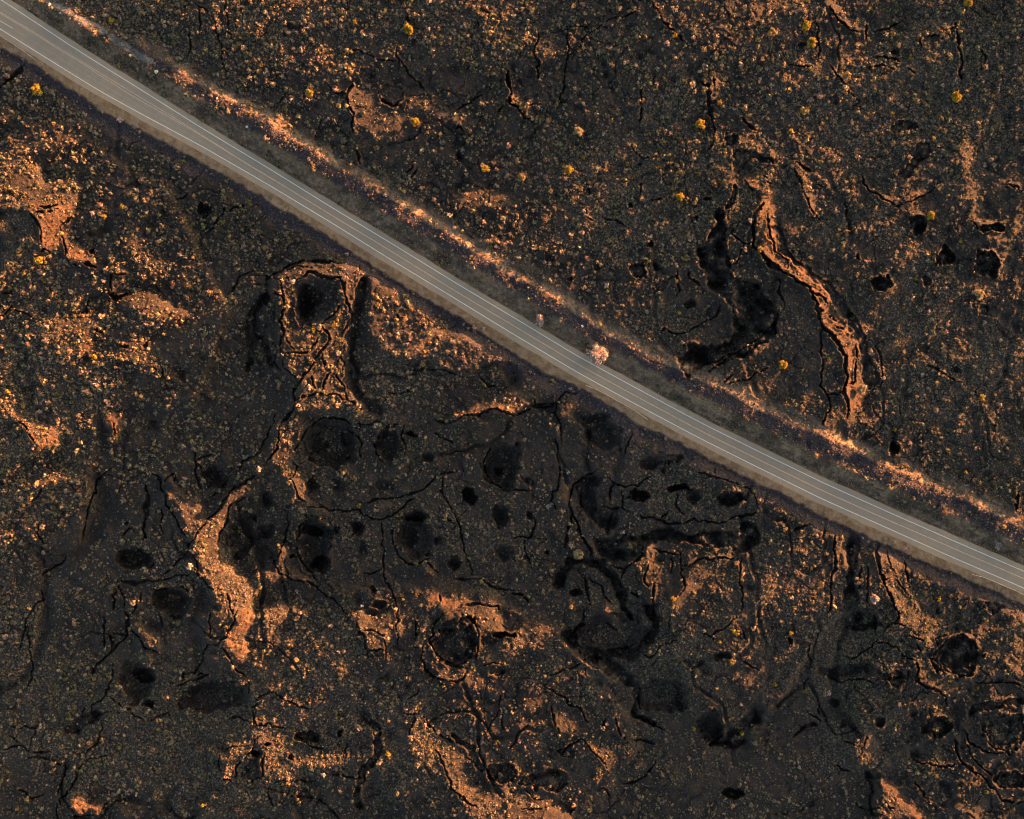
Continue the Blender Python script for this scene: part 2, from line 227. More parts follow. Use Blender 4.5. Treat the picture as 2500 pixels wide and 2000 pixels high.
# open cracks: tile, width, points
CRACKS = """
00 16 1620,20 1680,80 1770,170 1800,260 1810,380 1830,480 1860,590 1840,690
00 14 1850,0 1860,120 1880,250 1910,330
00 16 1555,250 1550,380 1530,480
00 10 1640,60 1640,260
00 44 0,720 100,640 210,540
00 14 1560,1590 1450,1640
01 12 1200,380 1170,440 1190,500 1180,570
01 12 1190,480 1250,560 1330,660 1400,760
01 14 930,430 1000,490 1170,490
01 14 780,430 850,420 980,470
01 14 600,690 680,750 770,780 780,860 810,960 830,1080
01 16 770,780 820,700
01 24 1040,760 1080,830 1140,870 1210,810
01 14 270,740 200,880
01 10 1260,1170 1380,1110
01 20 850,1200 870,1350
01 16 1250,1440 1310,1350
01 12 1290,1470 1340,1370
01 10 1650,1050 1700,1020 1740,1080
01 14 1650,910 1780,830 1890,790
01 14 1880,60 1920,110 1940,160
01 12 1830,150 1850,240
01 30 2100,560 2090,700 2100,830 2156,880
01 12 2090,840 2000,920
02 26 0,620 10,750 20,830 90,900 140,960 210,1010
02 14 480,220 530,215 640,240 670,260 780,200
02 16 650,260 600,340 570,410 490,450 470,560 470,720 430,780 410,900
02 10 490,230 480,350 490,440
02 10 230,250 240,320 220,400 240,500 240,600 260,690
02 14 1200,20 1250,110 1330,240 1460,340
02 24 1090,880 1085,1020
02 14 1110,680 1090,860
02 12 1200,600 1195,680
02 40 1570,680 1640,720 1650,850 1690,1010
02 12 1690,640 1700,720
02 12 1020,1180 1050,1240 1150,1310
02 8 640,1520 655,1620
02 8 1090,1480 1090,1620
02 8 1160,1640 1300,1630
02 14 1900,960 1990,1050 2050,1080
02 14 1700,1020 1690,1180 1650,1250
02 14 1950,1480 2000,1560 2060,1600
02 16 770,200 900,140 1060,100
03 16 540,20 580,90 640,160 700,220 790,280
03 14 850,200 850,340
03 10 460,180 470,350 480,430 460,500
03 14 200,510 320,550 400,550
03 10 540,540 600,620 680,690 790,830 720,870
03 12 720,850 820,900
03 16 870,460 870,550 980,540 1090,570
03 16 1340,290 1440,280 1580,240 1590,180
03 40 1590,240 1600,380 1640,480 1640,640
03 18 1760,370 1830,450 1820,540 1750,620
03 12 1300,300 1310,440
03 24 930,480 1050,480 1120,490
03 18 1150,180 1050,210 940,260
03 16 1190,540 1250,600
03 24 260,1310 330,1370 430,1410
03 24 250,1380 330,1520 380,1690 380,1725
03 20 820,1440 850,1520 890,1550 1000,1650 1120,1690 1200,1650 1350,1600 1440,1530
03 12 450,1510 560,1520
03 10 10,1450 100,1510
03 12 2020,1510 2156,1570
10 20 240,110 300,170 320,250 330,380
10 10 270,110 400,80 490,70
10 14 490,230 530,330 540,430 560,500 680,570
10 8 580,130 490,220
10 8 340,400 430,430
10 30 330,40 420,50 500,30
10 40 680,520 800,540
10 14 1830,0 1830,90 1780,170 1770,240 1680,290
10 10 1830,100 1900,50 2020,30
10 12 2110,550 2070,600 1970,640 1900,730 1850,780
10 8 0,760 130,750
10 8 130,850 60,930 0,960
10 10 120,880 280,970
10 12 930,600 1060,610
10 40 880,760 960,800 1050,780
10 24 770,1030 860,1090
10 18 1320,1370 1370,1450
10 8 1240,1360 1290,1400
10 20 910,620 920,740
10 16 740,780 730,930
10 14 1260,640 1310,740 1300,820
11 26 230,620 220,700 230,860 240,1050 230,1160 230,1250
11 12 150,620 210,640 230,700
11 14 160,740 220,800 240,780
11 12 250,640 280,640 300,680
11 30 360,660 420,630 440,595 500,595 560,620 650,635 720,640 745,700 755,800 790,870 800,930 770,1000 730,1090
11 22 720,860 660,940 570,1010
11 26 570,1020 620,1080 630,1140 590,1220 540,1250 470,1330 450,1410 380,1490 340,1560 340,1680 320,1725
11 12 560,1020 520,1170 420,1250 230,1250
11 12 260,1110 300,1190 350,1240
11 14 250,1270 240,1350 320,1430 350,1490
11 16 550,1260 580,1330 580,1400
11 10 430,1280 440,1340
11 16 340,1660 420,1610 520,1560 600,1590 670,1575 720,1630 790,1650 860,1670
11 12 630,1410 600,1460 560,1570
11 14 630,1410 720,1510 770,1640
11 10 680,1340 720,1290 740,1370 720,1410
11 10 470,1450 510,1540
11 8 260,580 350,540 470,550
11 10 790,620 870,560 860,520
11 30 130,640 200,580 300,530 420,490 560,500 720,520
11 10 170,1250 180,1330 220,1400
11 8 1170,930 1160,980
11 8 1190,1420 1380,1400 1560,1410 1640,1440
11 12 1850,1460 1920,1530 2000,1510
11 10 1070,1600 1130,1580 1330,1590
12 14 1900,180 1830,260 1860,290 1950,350 2050,350
12 10 1950,350 1880,500 1790,550
12 34 2100,20 2040,100 2040,280 2040,370 2090,450 2156,540
12 26 1600,1350 1720,1320 1860,1240
12 16 1640,1400 1800,1300 1900,1240 2000,1170 2156,1060
12 16 1780,1530 1850,1490 1980,1480 2060,1430 2156,1390
12 12 1750,1530 1790,1470 1880,1410
12 10 1290,1060 1370,1080 1480,1080 1600,1000 1700,940 1750,850
12 8 1240,1090 1290,1060
12 14 1400,590 1400,680 1380,790
12 10 1470,560 1500,650 1580,730
12 10 640,60 640,130 720,160
12 10 780,130 850,160 910,170 1000,210
12 24 130,1690 220,1670 330,1655 400,1670 440,1610 460,1590 530,1600 580,1560
12 12 225,1610 225,1680
12 20 400,1670 390,1725
13 32 0,430 60,510 150,590 230,630 320,690 390,730 430,800 480,920 510,1040 580,1090 630,1170 690,1270 690,1400 690,1720
13 18 510,1040 490,1100 500,1250 510,1350 490,1450 480,1520 550,1600 560,1725
13 14 550,1610 680,1580 690,1560
13 18 760,1180 770,1300 770,1400 780,1470 700,1530
13 12 40,80 70,200 80,300 110,420 200,500 210,590
13 10 430,760 500,800 530,850
13 14 600,1020 660,1060
13 10 560,930 600,980
13 12 380,40 420,110 490,190
13 10 150,620 140,700 170,840 180,900
13 12 940,1180 990,1300 960,1550
13 12 700,0 700,160
13 10 1360,1340 1500,1440 1640,1500
13 12 1740,180 1800,240
13 16 2000,250 1930,270 1900,220
20 18 910,520 850,560 800,600 780,700 730,780 710,880 690,1020 690,1120
20 12 340,1400 430,1340 490,1290 560,1230
20 14 250,1700 300,1620 350,1600
20 8 330,1540 350,1620
20 14 1570,340 1600,420 1610,480 1600,600 1650,680
20 12 1610,450 1740,410
20 10 1620,460 1670,560
20 10 1440,560 1380,600 1340,640
20 10 1450,560 1440,650
20 16 1250,540 1320,600 1340,680 1380,740 1360,800 1420,880 1470,980 1540,1070
20 10 1330,860 1340,1060
20 16 2156,360 2080,410 1980,460 1950,540
20 10 1920,570 1860,660 1790,720 1700,760
20 24 2100,560 1980,650 1900,710 1830,810 1750,900 1700,960 1640,1040 1560,1140 1540,1200
20 12 2020,740 1880,830 1860,930 1820,1030 1790,1110
20 14 1540,1210 1480,1250 1440,1310 1360,1370
20 16 1540,1200 1600,1250 1620,1380 1700,1450 1750,1540
20 10 960,1430 1010,1450 1110,1460 1230,1450 1400,1410 1560,1390
20 20 960,1440 980,1530 1020,1580 1040,1700
20 12 1250,1530 1370,1500 1480,1490 1540,1520
20 14 950,1500 930,1700
20 12 1870,1540 1900,1640 1930,1725
20 12 1170,1540 1140,1640 1080,1720
20 20 50,150 160,130 240,230 330,330
20 12 320,960 320,1040 370,1140
20 10 1010,1080 1060,1010 1110,1040
20 8 930,300 940,240 940,130
20 14 270,780 350,660
21 14 330,400 410,240 440,170 520,110 620,95 720,110 800,140 870,200
21 16 770,180 860,250 885,330 870,470
21 14 1050,190 1010,290 1000,390 1030,470 1060,490
21 12 1060,180 1210,150
21 12 1240,170 1230,400
21 12 1480,220 1620,290 1650,340
21 14 1600,480 1540,560 1460,610 1380,690 1200,760 900,790
21 16 1690,520 1560,560 1550,700 1600,820 1640,920 1690,1010 1700,1100 1760,1250 1790,1400
21 14 1950,340 1890,440 1900,540 1960,640 2050,690 2156,680
21 18 590,910 480,920 380,1000 345,1100 370,1230 430,1370 520,1440
21 16 440,820 560,830 630,860 740,880 860,860 930,900 1010,940 1080,935 1150,890 1240,830 1350,740
21 14 1060,940 1055,1150 1060,1300 1080,1380 1110,1480 1150,1600 1200,1725
21 10 1060,1330 960,1400 900,1380
21 14 1150,1000 1150,1120 1190,1250 1250,1310 1340,1310 1420,1270 1460,1230
21 20 1420,1290 1500,1390
21 10 1500,900 1560,930 1640,990
21 24 340,0 280,100 220,200 210,290 150,400 80,470
21 14 200,70 120,220 30,370
21 18 310,480 350,500 340,560 300,590 320,640 350,740 430,790
21 14 290,880 290,1000 270,1100 230,1220 180,1300 220,1390 300,1440 440,1460 540,1510 640,1590 720,1660 770,1725
21 8 840,140 1000,150 1060,150
21 10 880,110 870,180
21 22 1480,130 1640,130 1720,90 1800,80 1880,60 2000,40 2156,70
21 14 1520,1560 1500,1630
21 14 1690,1650 1850,1640 2000,1650 2010,1700
21 14 1800,1420 1960,1490 2156,1520
21 12 1650,1440 1790,1430
22 28 0,60 100,60 200,10 370,0
22 20 390,0 380,70 430,140 440,240 460,300
22 16 400,260 400,380 420,460 430,540 410,620 410,690 370,710 355,780 400,860
22 10 1020,240 960,330 950,420
22 26 740,520 650,560 560,600 520,680 510,780 520,880 500,990 490,1080 480,1200
22 26 530,880 560,960 600,1060 640,1150 700,1240 790,1300
22 16 600,700 580,800 580,880
22 14 800,600 860,640 850,730 830,790
22 14 870,650 960,670 1050,650 1100,600 1220,590
22 14 940,680 940,830 1000,880
22 10 780,830 860,840 930,830
22 16 860,850 840,930 800,1070
22 14 1380,740 1390,840 1450,900
22 24 1070,910 1090,930 1200,910 1250,930 1300,960 1400,970 1490,940 1600,960 1720,970 1830,920 2000,910 2040,880
22 10 1260,920 1340,860
22 10 1550,560 1900,640 2040,740 2050,850
22 14 1690,510 1690,570
22 14 1120,1140 1120,1230 1050,1280 950,1340 850,1310
22 16 850,1320 960,1490 1000,1510
22 10 970,1330 940,1420
22 16 1160,1290 1130,1400 1120,1470 1170,1510
22 18 1430,1190 1410,1240 1420,1380 1450,1440 1470,1480 1410,1560
22 24 1200,1190 1400,1220
22 10 1430,1310 1500,1310 1600,1250 1850,1260
22 14 1340,1220 1340,1380
22 18 1920,1230 1910,1400 1920,1600 1910,1725
22 24 630,1400 650,1560 670,1640
22 18 660,1390 780,1500 800,1560 850,1640
22 20 1000,1530 1090,1590
22 30 1210,1480 1190,1725
22 14 0,1530 130,1560 180,1640
22 14 130,1100 150,1240 190,1340
22 10 0,1090 200,1080 220,900
22 12 0,690 180,700
23 26 600,1060 590,1180 600,1330 570,1400 570,1550 550,1725
23 24 560,0 510,120 520,160
23 10 700,0 700,110
23 34 960,1170 940,1250 960,1360 1000,1420 1010,1500 1070,1620 1130,1700
23 14 1000,1440 1050,1400
23 14 1040,1180 1050,1340
23 10 800,1300 800,1500
23 10 850,1330 880,1480 880,1650
23 20 1170,1260 1200,1360 1210,1480
23 8 1100,1430 1220,1550
23 40 2100,700 2080,860
23 20 220,1030 350,990 430,980
30 14 250,10 210,80 200,220 150,340
30 10 230,140 250,400 260,560 220,680
30 26 1050,0 1060,100 1030,230 960,310 880,390 800,480 740,580
30 20 1070,160 1120,220 1190,310 1290,350 1350,370
30 14 910,180 920,340
30 12 860,60 860,330
30 10 920,190 1030,210
30 18 950,420 930,520 900,620 870,720 750,800 760,880
30 16 880,720 960,760 1000,820 1070,820 1100,890 1180,910
30 12 1240,900 1310,870 1380,830 1410,880
30 12 1310,40 1340,160
30 12 1730,30 1720,150 1700,210
30 18 1940,0 1930,80 1870,220 1780,300 1710,300 1640,430 1580,510 1500,520 1500,590
30 14 1820,320 1900,420 1960,500 2040,560
30 14 1620,520 1720,540 1560,580 1430,660
30 24 2040,580 2050,700
30 16 690,780 680,900
30 14 840,900 850,960 800,1080 720,1150 680,1210
30 20 780,880 900,840 980,850
30 14 0,1170 160,1130 220,1170 300,1190 420,1160
30 14 80,1040 160,1110
30 14 100,970 370,960
30 12 220,1250 300,1210 420,1240 520,1290
30 20 680,1270 630,1300 620,1400 590,1460 540,1540 500,1560 500,1640
30 20 530,1250 530,1400 470,1540
30 12 700,1260 870,1200
30 12 150,1480 270,1560 380,1510
30 12 460,1600 470,1725
30 8 1780,1150 1900,1130 2060,1100
30 16 2090,1050 2060,1180 1950,1280 1950,1390
30 14 1780,1400 1950,1400
30 14 1790,1200 1810,1330
30 12 2100,780 2080,900 2100,960
30 10 890,1600 840,1650
30 10 1880,880 2060,910
30 12 570,1700 800,1700
31 18 830,110 870,190 910,250 940,340 950,410
31 14 1180,20 1190,80 1160,140 1190,250 1200,300
31 10 870,180 940,170 1010,190 1080,240 1080,430
31 10 940,340 1060,350
31 16 1560,40 1480,120 1450,250 1460,330 1540,400 1660,470 1760,480
31 18 1700,40 1790,70 1840,160 1850,280 1830,430
31 14 1340,60 1340,250
31 20 1300,310 1370,310 1380,370 1400,450 1460,570 1580,590 1670,600 1760,500
31 12 1490,590 1600,660
31 18 1880,460 1980,430 2050,470
31 18 20,860 40,720 110,660 190,680 270,740 380,800 440,840
31 14 1270,740 1350,680 1360,650
31 14 1210,840 1290,870 1340,860 1310,940 1280,1060
31 18 1390,870 1420,960 1480,1010 1550,1050 1660,1120
31 16 1480,1160 1540,1240 1590,1350 1620,1470 1750,1580 1820,1640
31 18 2010,700 2000,880 1900,1010
31 12 2040,860 2040,1000
31 14 750,1080 750,1210
31 14 0,960 130,950 250,960
31 14 320,1000 420,1100 510,1150 600,1130
31 10 80,1180 80,1340
31 10 150,1440 300,1410 500,1410
31 14 120,1440 120,1540 150,1620
31 18 640,1370 880,1390
32 24 800,100 870,150 910,180
32 40 640,0 620,100 520,200
32 12 1350,20 1350,120 1330,190
32 10 1680,220 1740,160 1880,80
32 10 1600,170 1690,220 1700,260
32 10 1910,150 1960,260
32 10 1920,420 2060,500
32 16 330,540 520,490 700,430
32 14 300,640 480,740 600,860 660,940
32 10 820,880 760,980
32 10 880,880 900,970 940,1080
32 12 1080,880 1200,960 1290,1000
32 14 350,800 370,930 420,1030
32 12 150,960 100,1000 40,1110 0,1150
32 18 430,1180 500,1120 600,1070 720,1200 820,1320
32 16 1200,1230 1150,1360 1020,1420 950,1440
32 10 760,1450 820,1500 850,1540
32 22 120,1500 190,1530 290,1560
32 14 100,1640 270,1640 370,1610
32 10 550,1600 530,1680
32 10 1080,360 1170,380 1260,300 1400,260
33 20 1000,210 1030,120 1070,100 1190,140
33 24 1110,0 1120,50 1070,100
33 18 640,380 780,380 860,320 930,260 1000,260 1080,310 1160,370 1250,420 1280,500 1290,590 1370,640 1440,680 1510,710 1530,780
33 8 930,30 930,220
33 12 410,270 390,350 410,460
33 10 380,540 340,660
33 16 1200,220 1290,250 1370,280
33 12 1270,270 1300,360
33 10 530,560 650,610 760,560 860,570 920,610
33 8 480,760 460,870
33 12 380,820 480,930
33 14 1680,980 1720,1090 1770,1130 1900,1180 2010,1190
33 26 1590,1060 1600,1200 1630,1260 1720,1320 1800,1380 1850,1450 1900,1480 1960,1560 2050,1590 2156,1580
33 18 1680,1060 1720,1200 1820,1310 1900,1400
33 18 1240,1220 1340,1250 1400,1290 1530,1300 1620,1270
33 18 1750,600 1860,600 1960,600 2080,590 2156,630
33 10 1450,340 1440,230 1560,190
33 14 840,1030 850,1110 830,1140 830,1190
33 12 650,1060 700,1100 800,1140
33 10 760,1220 830,1180
33 10 590,1290 650,1300 720,1340
33 14 1250,1420 1350,1530 1390,1560
33 12 990,1580 1040,1640 1110,1640
33 10 830,1640 960,1630 1000,1580
33 14 1680,1670 1740,1710
33 10 760,1590 830,1630
"""
# soft troughs: tile, width, depth, points
TROUGHS = """
02 60 3 1880,1310 2000,1290 2156,1300
02 60 3 1880,1500 1840,1600 1800,1700
03 60 3 1330,1200 1260,1330 1180,1400
10 60 3 2156,800 2110,1000 2080,1250 2060,1350
11 40 2 100,640 70,900 110,1200 170,1350
11 60 2.5 900,640 870,800 860,1000 800,1200 780,1350 830,1550 900,1640 1000,1700
12 130 7 1740,130 1700,300 1680,420 1740,560 1860,680 1980,760 2080,900 2080,1050 1950,1150 1800,1230 1600,1300 1500,1340
13 80 2.5 130,250 220,420 420,580 560,700 640,850 720,1050 830,1200 880,1350 900,1500
20 24 2 1220,680 1240,780 1230,1100
22 80 4 650,650 640,800 700,900 790,960
22 120 5 780,1180 900,1190 1000,1170 1150,1120 1250,1080 1400,1080 1600,1090 1800,1110 1950,1130 1980,1080 1930,1010
22 60 3 1150,500 1300,470 1420,450
22 60 4 420,1440 530,1300 620,1270 740,1290 880,1460 990,1725
23 80 3 720,1130 700,1400 740,1725
30 70 3 560,1000 730,890
31 60 3 960,850 990,980 1000,1180 950,1300 870,1400
31 40 3 1640,1060 1840,1180 1900,1300
31 40 3 830,1460 850,1600
32 80 5 500,210 490,270 540,330 640,360 760,370 900,350 1050,310 1150,200 1200,80 1200,0
32 60 3 720,420 850,480 970,570 1060,680 1070,880 1180,940
32 60 3 2000,880 1800,1050 1700,1110
32 40 3 1700,1110 1950,1080
32 40 2 1020,1080 1170,1100
33 50 2 530,530 700,500 900,500 1000,540 1150,560
33 60 3 1700,840 2156,760
33 24 2 260,1060 400,960
"""
# collapse pits: tile, cx, cy, rx, ry, depth
PITS = """
01 1270 160 26 34 4
01 330 230 60 40 3
01 940 620 70 70 3
01 1140 780 80 80 2.5
02 1850 1160 60 50 4
02 1100 1335 20 12 3
02 1010 1690 22 22 4
02 1640 1640 40 20 4
02 1330 1420 70 90 2.5
03 330 385 40 36 4
03 590 820 50 50 2.5
03 1090 450 40 40 3
03 1170 1040 130 60 2
10 1680 80 70 50 6
10 770 410 40 34 3.5
10 1200 1185 24 26 4
10 710 1290 44 40 3
10 1030 1180 40 24 3
11 440 850 110 150 6
11 440 870 64 80 5
12 1060 570 76 64 6
12 1165 365 26 26 5
12 1000 40 20 24 4
12 1540 155 24 18 4
12 1230 540 60 34 3
12 1270 700 60 60 2
12 1500 860 60 40 4
12 740 560 36 46 3
12 340 490 50 40 3
12 520 640 24 24 3
13 1300 200 88 78 6
13 790 460 24 30 5
13 1500 455 95 70 4.5
13 990 680 100 72 4
13 1360 660 50 45 4
13 1330 1220 60 50 2.5
13 1850 530 130 115 4
13 1820 900 40 50 3
13 1600 1390 50 44 2.5
13 1910 230 90 44 3
20 1110 1270 150 90 4
20 1980 1080 130 200 6
20 1760 600 120 80 3
20 430 480 60 60 3
20 1260 180 70 44 2.5
20 1030 960 18 18 3
20 420 960 60 80 2
20 1420 1610 170 120 4
21 640 290 235 190 4
21 760 270 40 80 3
21 530 330 80 60 3
21 780 460 50 40 3
21 700 660 60 60 3
21 480 660 60 60 3.5
21 1100 330 100 150 3
21 1310 240 60 30 5
21 1420 420 60 50 3
21 2040 480 165 185 4
21 2010 540 44 44 5
21 1770 750 65 78 10
21 2030 900 80 90 5
21 500 1150 150 220 3.5
21 460 1020 100 60 4
21 560 1300 90 70 4
21 850 1010 72 70 6
21 900 1180 60 60 3
21 1330 1080 150 170 3
21 1280 1080 75 75 4
21 1330 910 120 44 4
21 1630 1290 66 56 5
21 1510 1100 44 44 3
21 120 780 55 75 5
21 100 1030 80 60 5
21 970 1530 36 50 5
21 1010 1650 60 46 6
21 1080 660 80 50 3
21 2050 1210 70 70 3
22 740 260 170 110 5
22 180 900 40 40 4
22 180 640 50 40 3
22 310 1205 18 18 4
22 1080 740 100 50 4
22 1400 680 100 30 4
22 1520 750 60 80 4
22 1840 770 120 60 4
22 560 1540 70 40 5
22 740 100 120 60 2.5
23 1085 350 55 72 6
23 1900 1650 100 60 2.5
23 130 920 80 50 3
30 1120 590 170 160 3
30 1200 540 100 70 3
30 1230 770 60 40 6
30 1750 720 290 130 3.5
30 2090 1190 50 40 4
30 2090 1320 66 90 4
31 1660 270 195 205 4
31 1780 280 66 130 3
31 1990 520 70 60 4
31 2060 200 90 36 4
31 1780 700 60 50 2
31 120 1110 28 24 5
31 300 1220 22 20 4
31 710 1020 20 40 5
31 430 1050 110 60 3
31 2020 1340 130 90 5
31 420 1540 60 70 3
31 1080 560 60 40 2
32 850 180 300 140 3
32 1250 700 200 150 2.5
32 1430 760 60 80 3
32 1680 950 100 130 4
32 1760 390 80 50 4
32 480 1170 70 60 4
32 300 1400 200 90 3
32 1850 1510 90 50 3.5
33 1610 390 188 165 9
33 240 260 32 30 6
33 1110 590 80 60 4.5
33 970 940 50 60 5
33 870 790 50 60 2
33 1430 970 130 100 6
33 1240 850 45 45 3
33 660 950 30 26 3
33 600 760 50 40 3
33 900 1370 70 44 3
33 2000 1000 160 160 3
33 2040 1400 120 70 3
33 840 80 110 90 2.5
"""
NE_LINE = [(-60,-38),(3.2,0),(112,71.4),(162,105),(243.5,156.7),(330,210.3),(492.3,312.6),(650,407.6),(812,508),(950,591),(1112,690.7),(1250,773),(1412,870.7),(1550,946),(1712,1033),(1850,1101.4),(2012,1180),(2150,1242),(2312,1313.6),(2500,1395),(2580,1430)]
SW_LINE = [(-60,31),(0,70.6),(107,138),(162,172),(243.5,222.4),(330,270.4),(492,357),(650,448),(812,545.6),(950,631.4),(1112,729.6),(1250,814),(1412,910.5),(1550,986),(1712,1072),(1850,1141),(2012,1220.7),(2150,1282),(2312,1355),(2500,1436),(2580,1471)]
YEL_UP = [(-60, -10), (0, 29.5), (76, 74), (143, 117.5), (187, 142.9), (243.5, 178.6), (330, 230.4), (430, 290.55), (508.6, 339.75), (622, 411.55), (671, 439.95), (812, 526.75), (950, 609.8499999999999), (1112, 710.75), (1250, 792.55), (1412, 889.8499999999999), (1550, 965.55), (1712, 1052.55), (1850, 1120.85), (2012, 1199.55), (2150, 1261.55), (2312, 1331.55), (2500, 1412.55), (2580, 1446.55)]
YEL_LO = [(-60, -6), (0, 33), (76, 77.5), (143, 121), (195, 151), (243.5, 184), (330, 238.5), (430, 294.95), (508.6, 341.45), (622, 412.65), (671, 441.05), (812, 527.6500000000001), (950, 610.75), (1112, 711.6500000000001), (1250, 793.45), (1412, 890.75), (1550, 966.45), (1712, 1053.45), (1850, 1121.75), (2012, 1200.45), (2150, 1262.45), (2312, 1332.45), (2500, 1413.45), (2580, 1447.45)]
CREST = [(100,-8),(190,30),(267,71),(386,140),(470,197),(564,249),(640,288),(718,341),(810,401),(866,430),(935,472),(997,508),(1036,534),(1139,600),(1243,668),(1299,695),(1388,751),(1483,814),(1581,867),(1685,914),(1774,953),(1860,1005),(1960,1045),(2062,1085),(2127,1118),(2201,1156),(2290,1195),(2365,1222),(2454,1266),(2500,1293),(2580,1335)]
RAILS = [
 ("galvanised guardrail on the wider road end beside the inner lane dashes", [(-22,72),(3.2,88.5),(29,105.5),(53.6,121.8),(73,136.4),(88.5,147.7)]),
 ("dull grey guardrail in shadow on the dirt shoulder near the middle of the road", [(1430,941),(1453,949.4),(1477,961.6),(1510,980),(1545,999),(1566,1013.6),(1583,1025.8)]),
 ("sunlit guardrail at the lower right road end, glowing orange above dark rubble", [(2374.8,1403),(2401.6,1409.4),(2426,1419),(2450,1429.7),(2474.7,1440),(2500,1451.6),(2540,1470)]),
]
# u v r colour   (y golden, o orange-tan, p pale straw-pink, t tan, g green-olive)
BUSHES = """
89 218 15 y;80 7 10 t;272 49 10 y;251 108 6 t;263 122 8 t;289 156 8 o;335 166 7 t;375 154 6 t;426 190 7 g;289 292 10 p;295 502 9 o;555 270 9 t;113 178 6 o;163 208 7 o;335 307 5 p;444 395 10 g;77 258 6 y
997 71 13 y;755 226 11 y;1013 297 12 y;1184 411 12 y;866 52 8 y;1036 169 6 y;917 359 9 o;1074 327 6 y;991 398 6 o;941 475 6 p
1411 321 12 t;1709 303 13 y;1388 414 13 y;1661 481 11 y;1647 85 8 y;1630 105 9 p;1757 249 9 y;1271 432 12 o;1473 328 6 p;1745 447 7 y;1608 389 7 o;1454 261 4 y;1822 166 7 y;1602 410 7 g
1971 61 13 y;1885 80 12 o;1982 102 13 y;2336 236 13 y;1964 270 12 o;1930 319 9 y;2365 6 11 y;2068 184 11 o;2020 190 6 y;2181 276 7 y;2388 285 4 g
94 637 12 y;297 506 8 y;251 529 9 y;252 686 7 p;230 871 10 y;157 638 7 p;540 542 9 g;276 772 6 g;18 956 9 y;55 992 8 y
635 873 9 g;716 687 8 p;825 861 9 p;874 992 7 p;952 818 8 o;972 814 6 p;1037 860 6 y;1041 897 6 y;1077 787 8 o;1071 960 6 p;1157 799 8 p;1181 802 7 p;1229 825 5 y;816 793 8 y;765 805 9 y;754 944 9 p;912 719 6 y;921 744 7 y;679 846 4 y
1482 696 9 p;1485 710 6 y;1673 632 6 y;1586 638 7 y;1857 609 9 y;1350 929 9 o
2391 719 15 t;2188 573 8 o;2274 526 12 y;2347 591 6 y;2083 775 9 g;1913 891 12 y;2400 971 10 y;2103 950 14 t;2023 876 5 y;2157 923 7 p;2270 760 6 p
463 1385 10 p;468 1131 8 g;619 1127 7 y;631 1144 9 p;49 1248 5 y;31 1284 6 o;85 1317 6 y;623 1222 7 g
915 1039 8 p;877 1235 8 y;969 1259 6 o;755 1260 7 y;725 1444 7 p;884 1480 7 p;952 1189 6 p;1228 1314 6 g
1387 1153 6 p;1385 1195 5 y;1394 1483 8 o;1645 1462 9 y;1644 1483 8 o;1816 1401 6 p;1841 1199 6 y;1522 1299 8 p;1563 1447 8 t;1412 1355 13 t;1798 1376 8 o;1262 1299 7 g
2163 1315 6 p;2185 1325 6 p;2210 1339 8 p;2126 1343 5 o;2135 1462 13 p;2293 1465 6 y;2454 1287 8 o;2460 1340 5 t;1905 1349 8 o;2008 1426 9 o;2151 1426 5 y;2016 1254 8 t;2185 1048 7 y;2087 1150 8 t;2072 1155 7 t;1994 1112 9 o;2118 1168 9 t;2176 1192 8 t;2233 1217 7 t;2210 1223 9 t;2391 1241 5 p
552 1533 9 o;494 1967 8 y;380 1702 7 g;947 1841 9 y;718 1942 6 y;789 1895 8 p;733 1497 7 p;786 1849 6 y;1798 1544 10 y;1758 1568 7 y;1788 1619 8 y;1813 1791 8 y;1374 1527 7 o
1931 1547 8 y;1893 1672 9 y;2023 1693 9 p;2319 1663 5 y;2387 1681 7 y;2103 1785 5 y;2409 1933 8 y;2409 1515 6 y;2062 1574 9 g;1393 827 9 r
"""
BOULDERS = [(381,175,4.0),(603,309,3.2),(529,240,2.2),(1422,797,2.6),(1142,601,3.2),(120,11,3.6),(317,135,3.0),(147,31,2.4)]

# ---------------------------------------------------------------- constants
HC = 430.0                 # height of the camera over the road, metres
PXM = 5.0                  # survey pixels per metre
SUN_EL = math.radians(3.4)
SUN_AZ = math.radians(28)  # from +X towards +Y
TAN = math.tan(SUN_EL)
TS = 640.0/2156.0
TX = [0, 620, 1240, 1860]; TY = [0, 490, 990, 1488]

def gx_(u): return (np.asarray(u, float)-1250.0)/PXM
def gy_(v): return (1000.0-np.asarray(v, float))/PXM
def tile_pts(tile, toks):
    r, c = int(tile[0]), int(tile[1])
    p = np.array([[float(a) for a in t.split(',')] for t in toks])
    return np.stack([gx_(TX[c]+p[:, 0]*TS), gy_(TY[r]+p[:, 1]*TS)], 1)
ZW = TS/PXM                # tile units -> metres

# ---------------------------------------------------------------- noise
_TAB = rng.random((512, 512))
def vnoise(x, y, seed=0):
    x = x+seed*37.17; y = y+seed*91.73
    xi = np.floor(x).astype(np.int64); yi = np.floor(y).astype(np.int64)
    fx = x-xi; fy = y-yi
    fx = fx*fx*(3-2*fx); fy = fy*fy*(3-2*fy)
    a = _TAB[xi & 511, yi & 511]; b = _TAB[(xi+1) & 511, yi & 511]
    c = _TAB[xi & 511, (yi+1) & 511]; d = _TAB[(xi+1) & 511, (yi+1) & 511]
    return ((a*(1-fx)+b*fx)*(1-fy)+(c*(1-fx)+d*fx)*fy)*2-1
def fbm(x, y, s, o=4, seed=0, g=0.5):
    r = 0; a = 1; t = 0
    for i in range(o):
        r = r+a*vnoise(x/s, y/s, seed+i*3); t += a; a *= g; s /= 2.03
    return r/t
def sstep(a, b, x):
    t = np.clip((x-a)/(b-a), 0, 1); return t*t*(3-2*t)
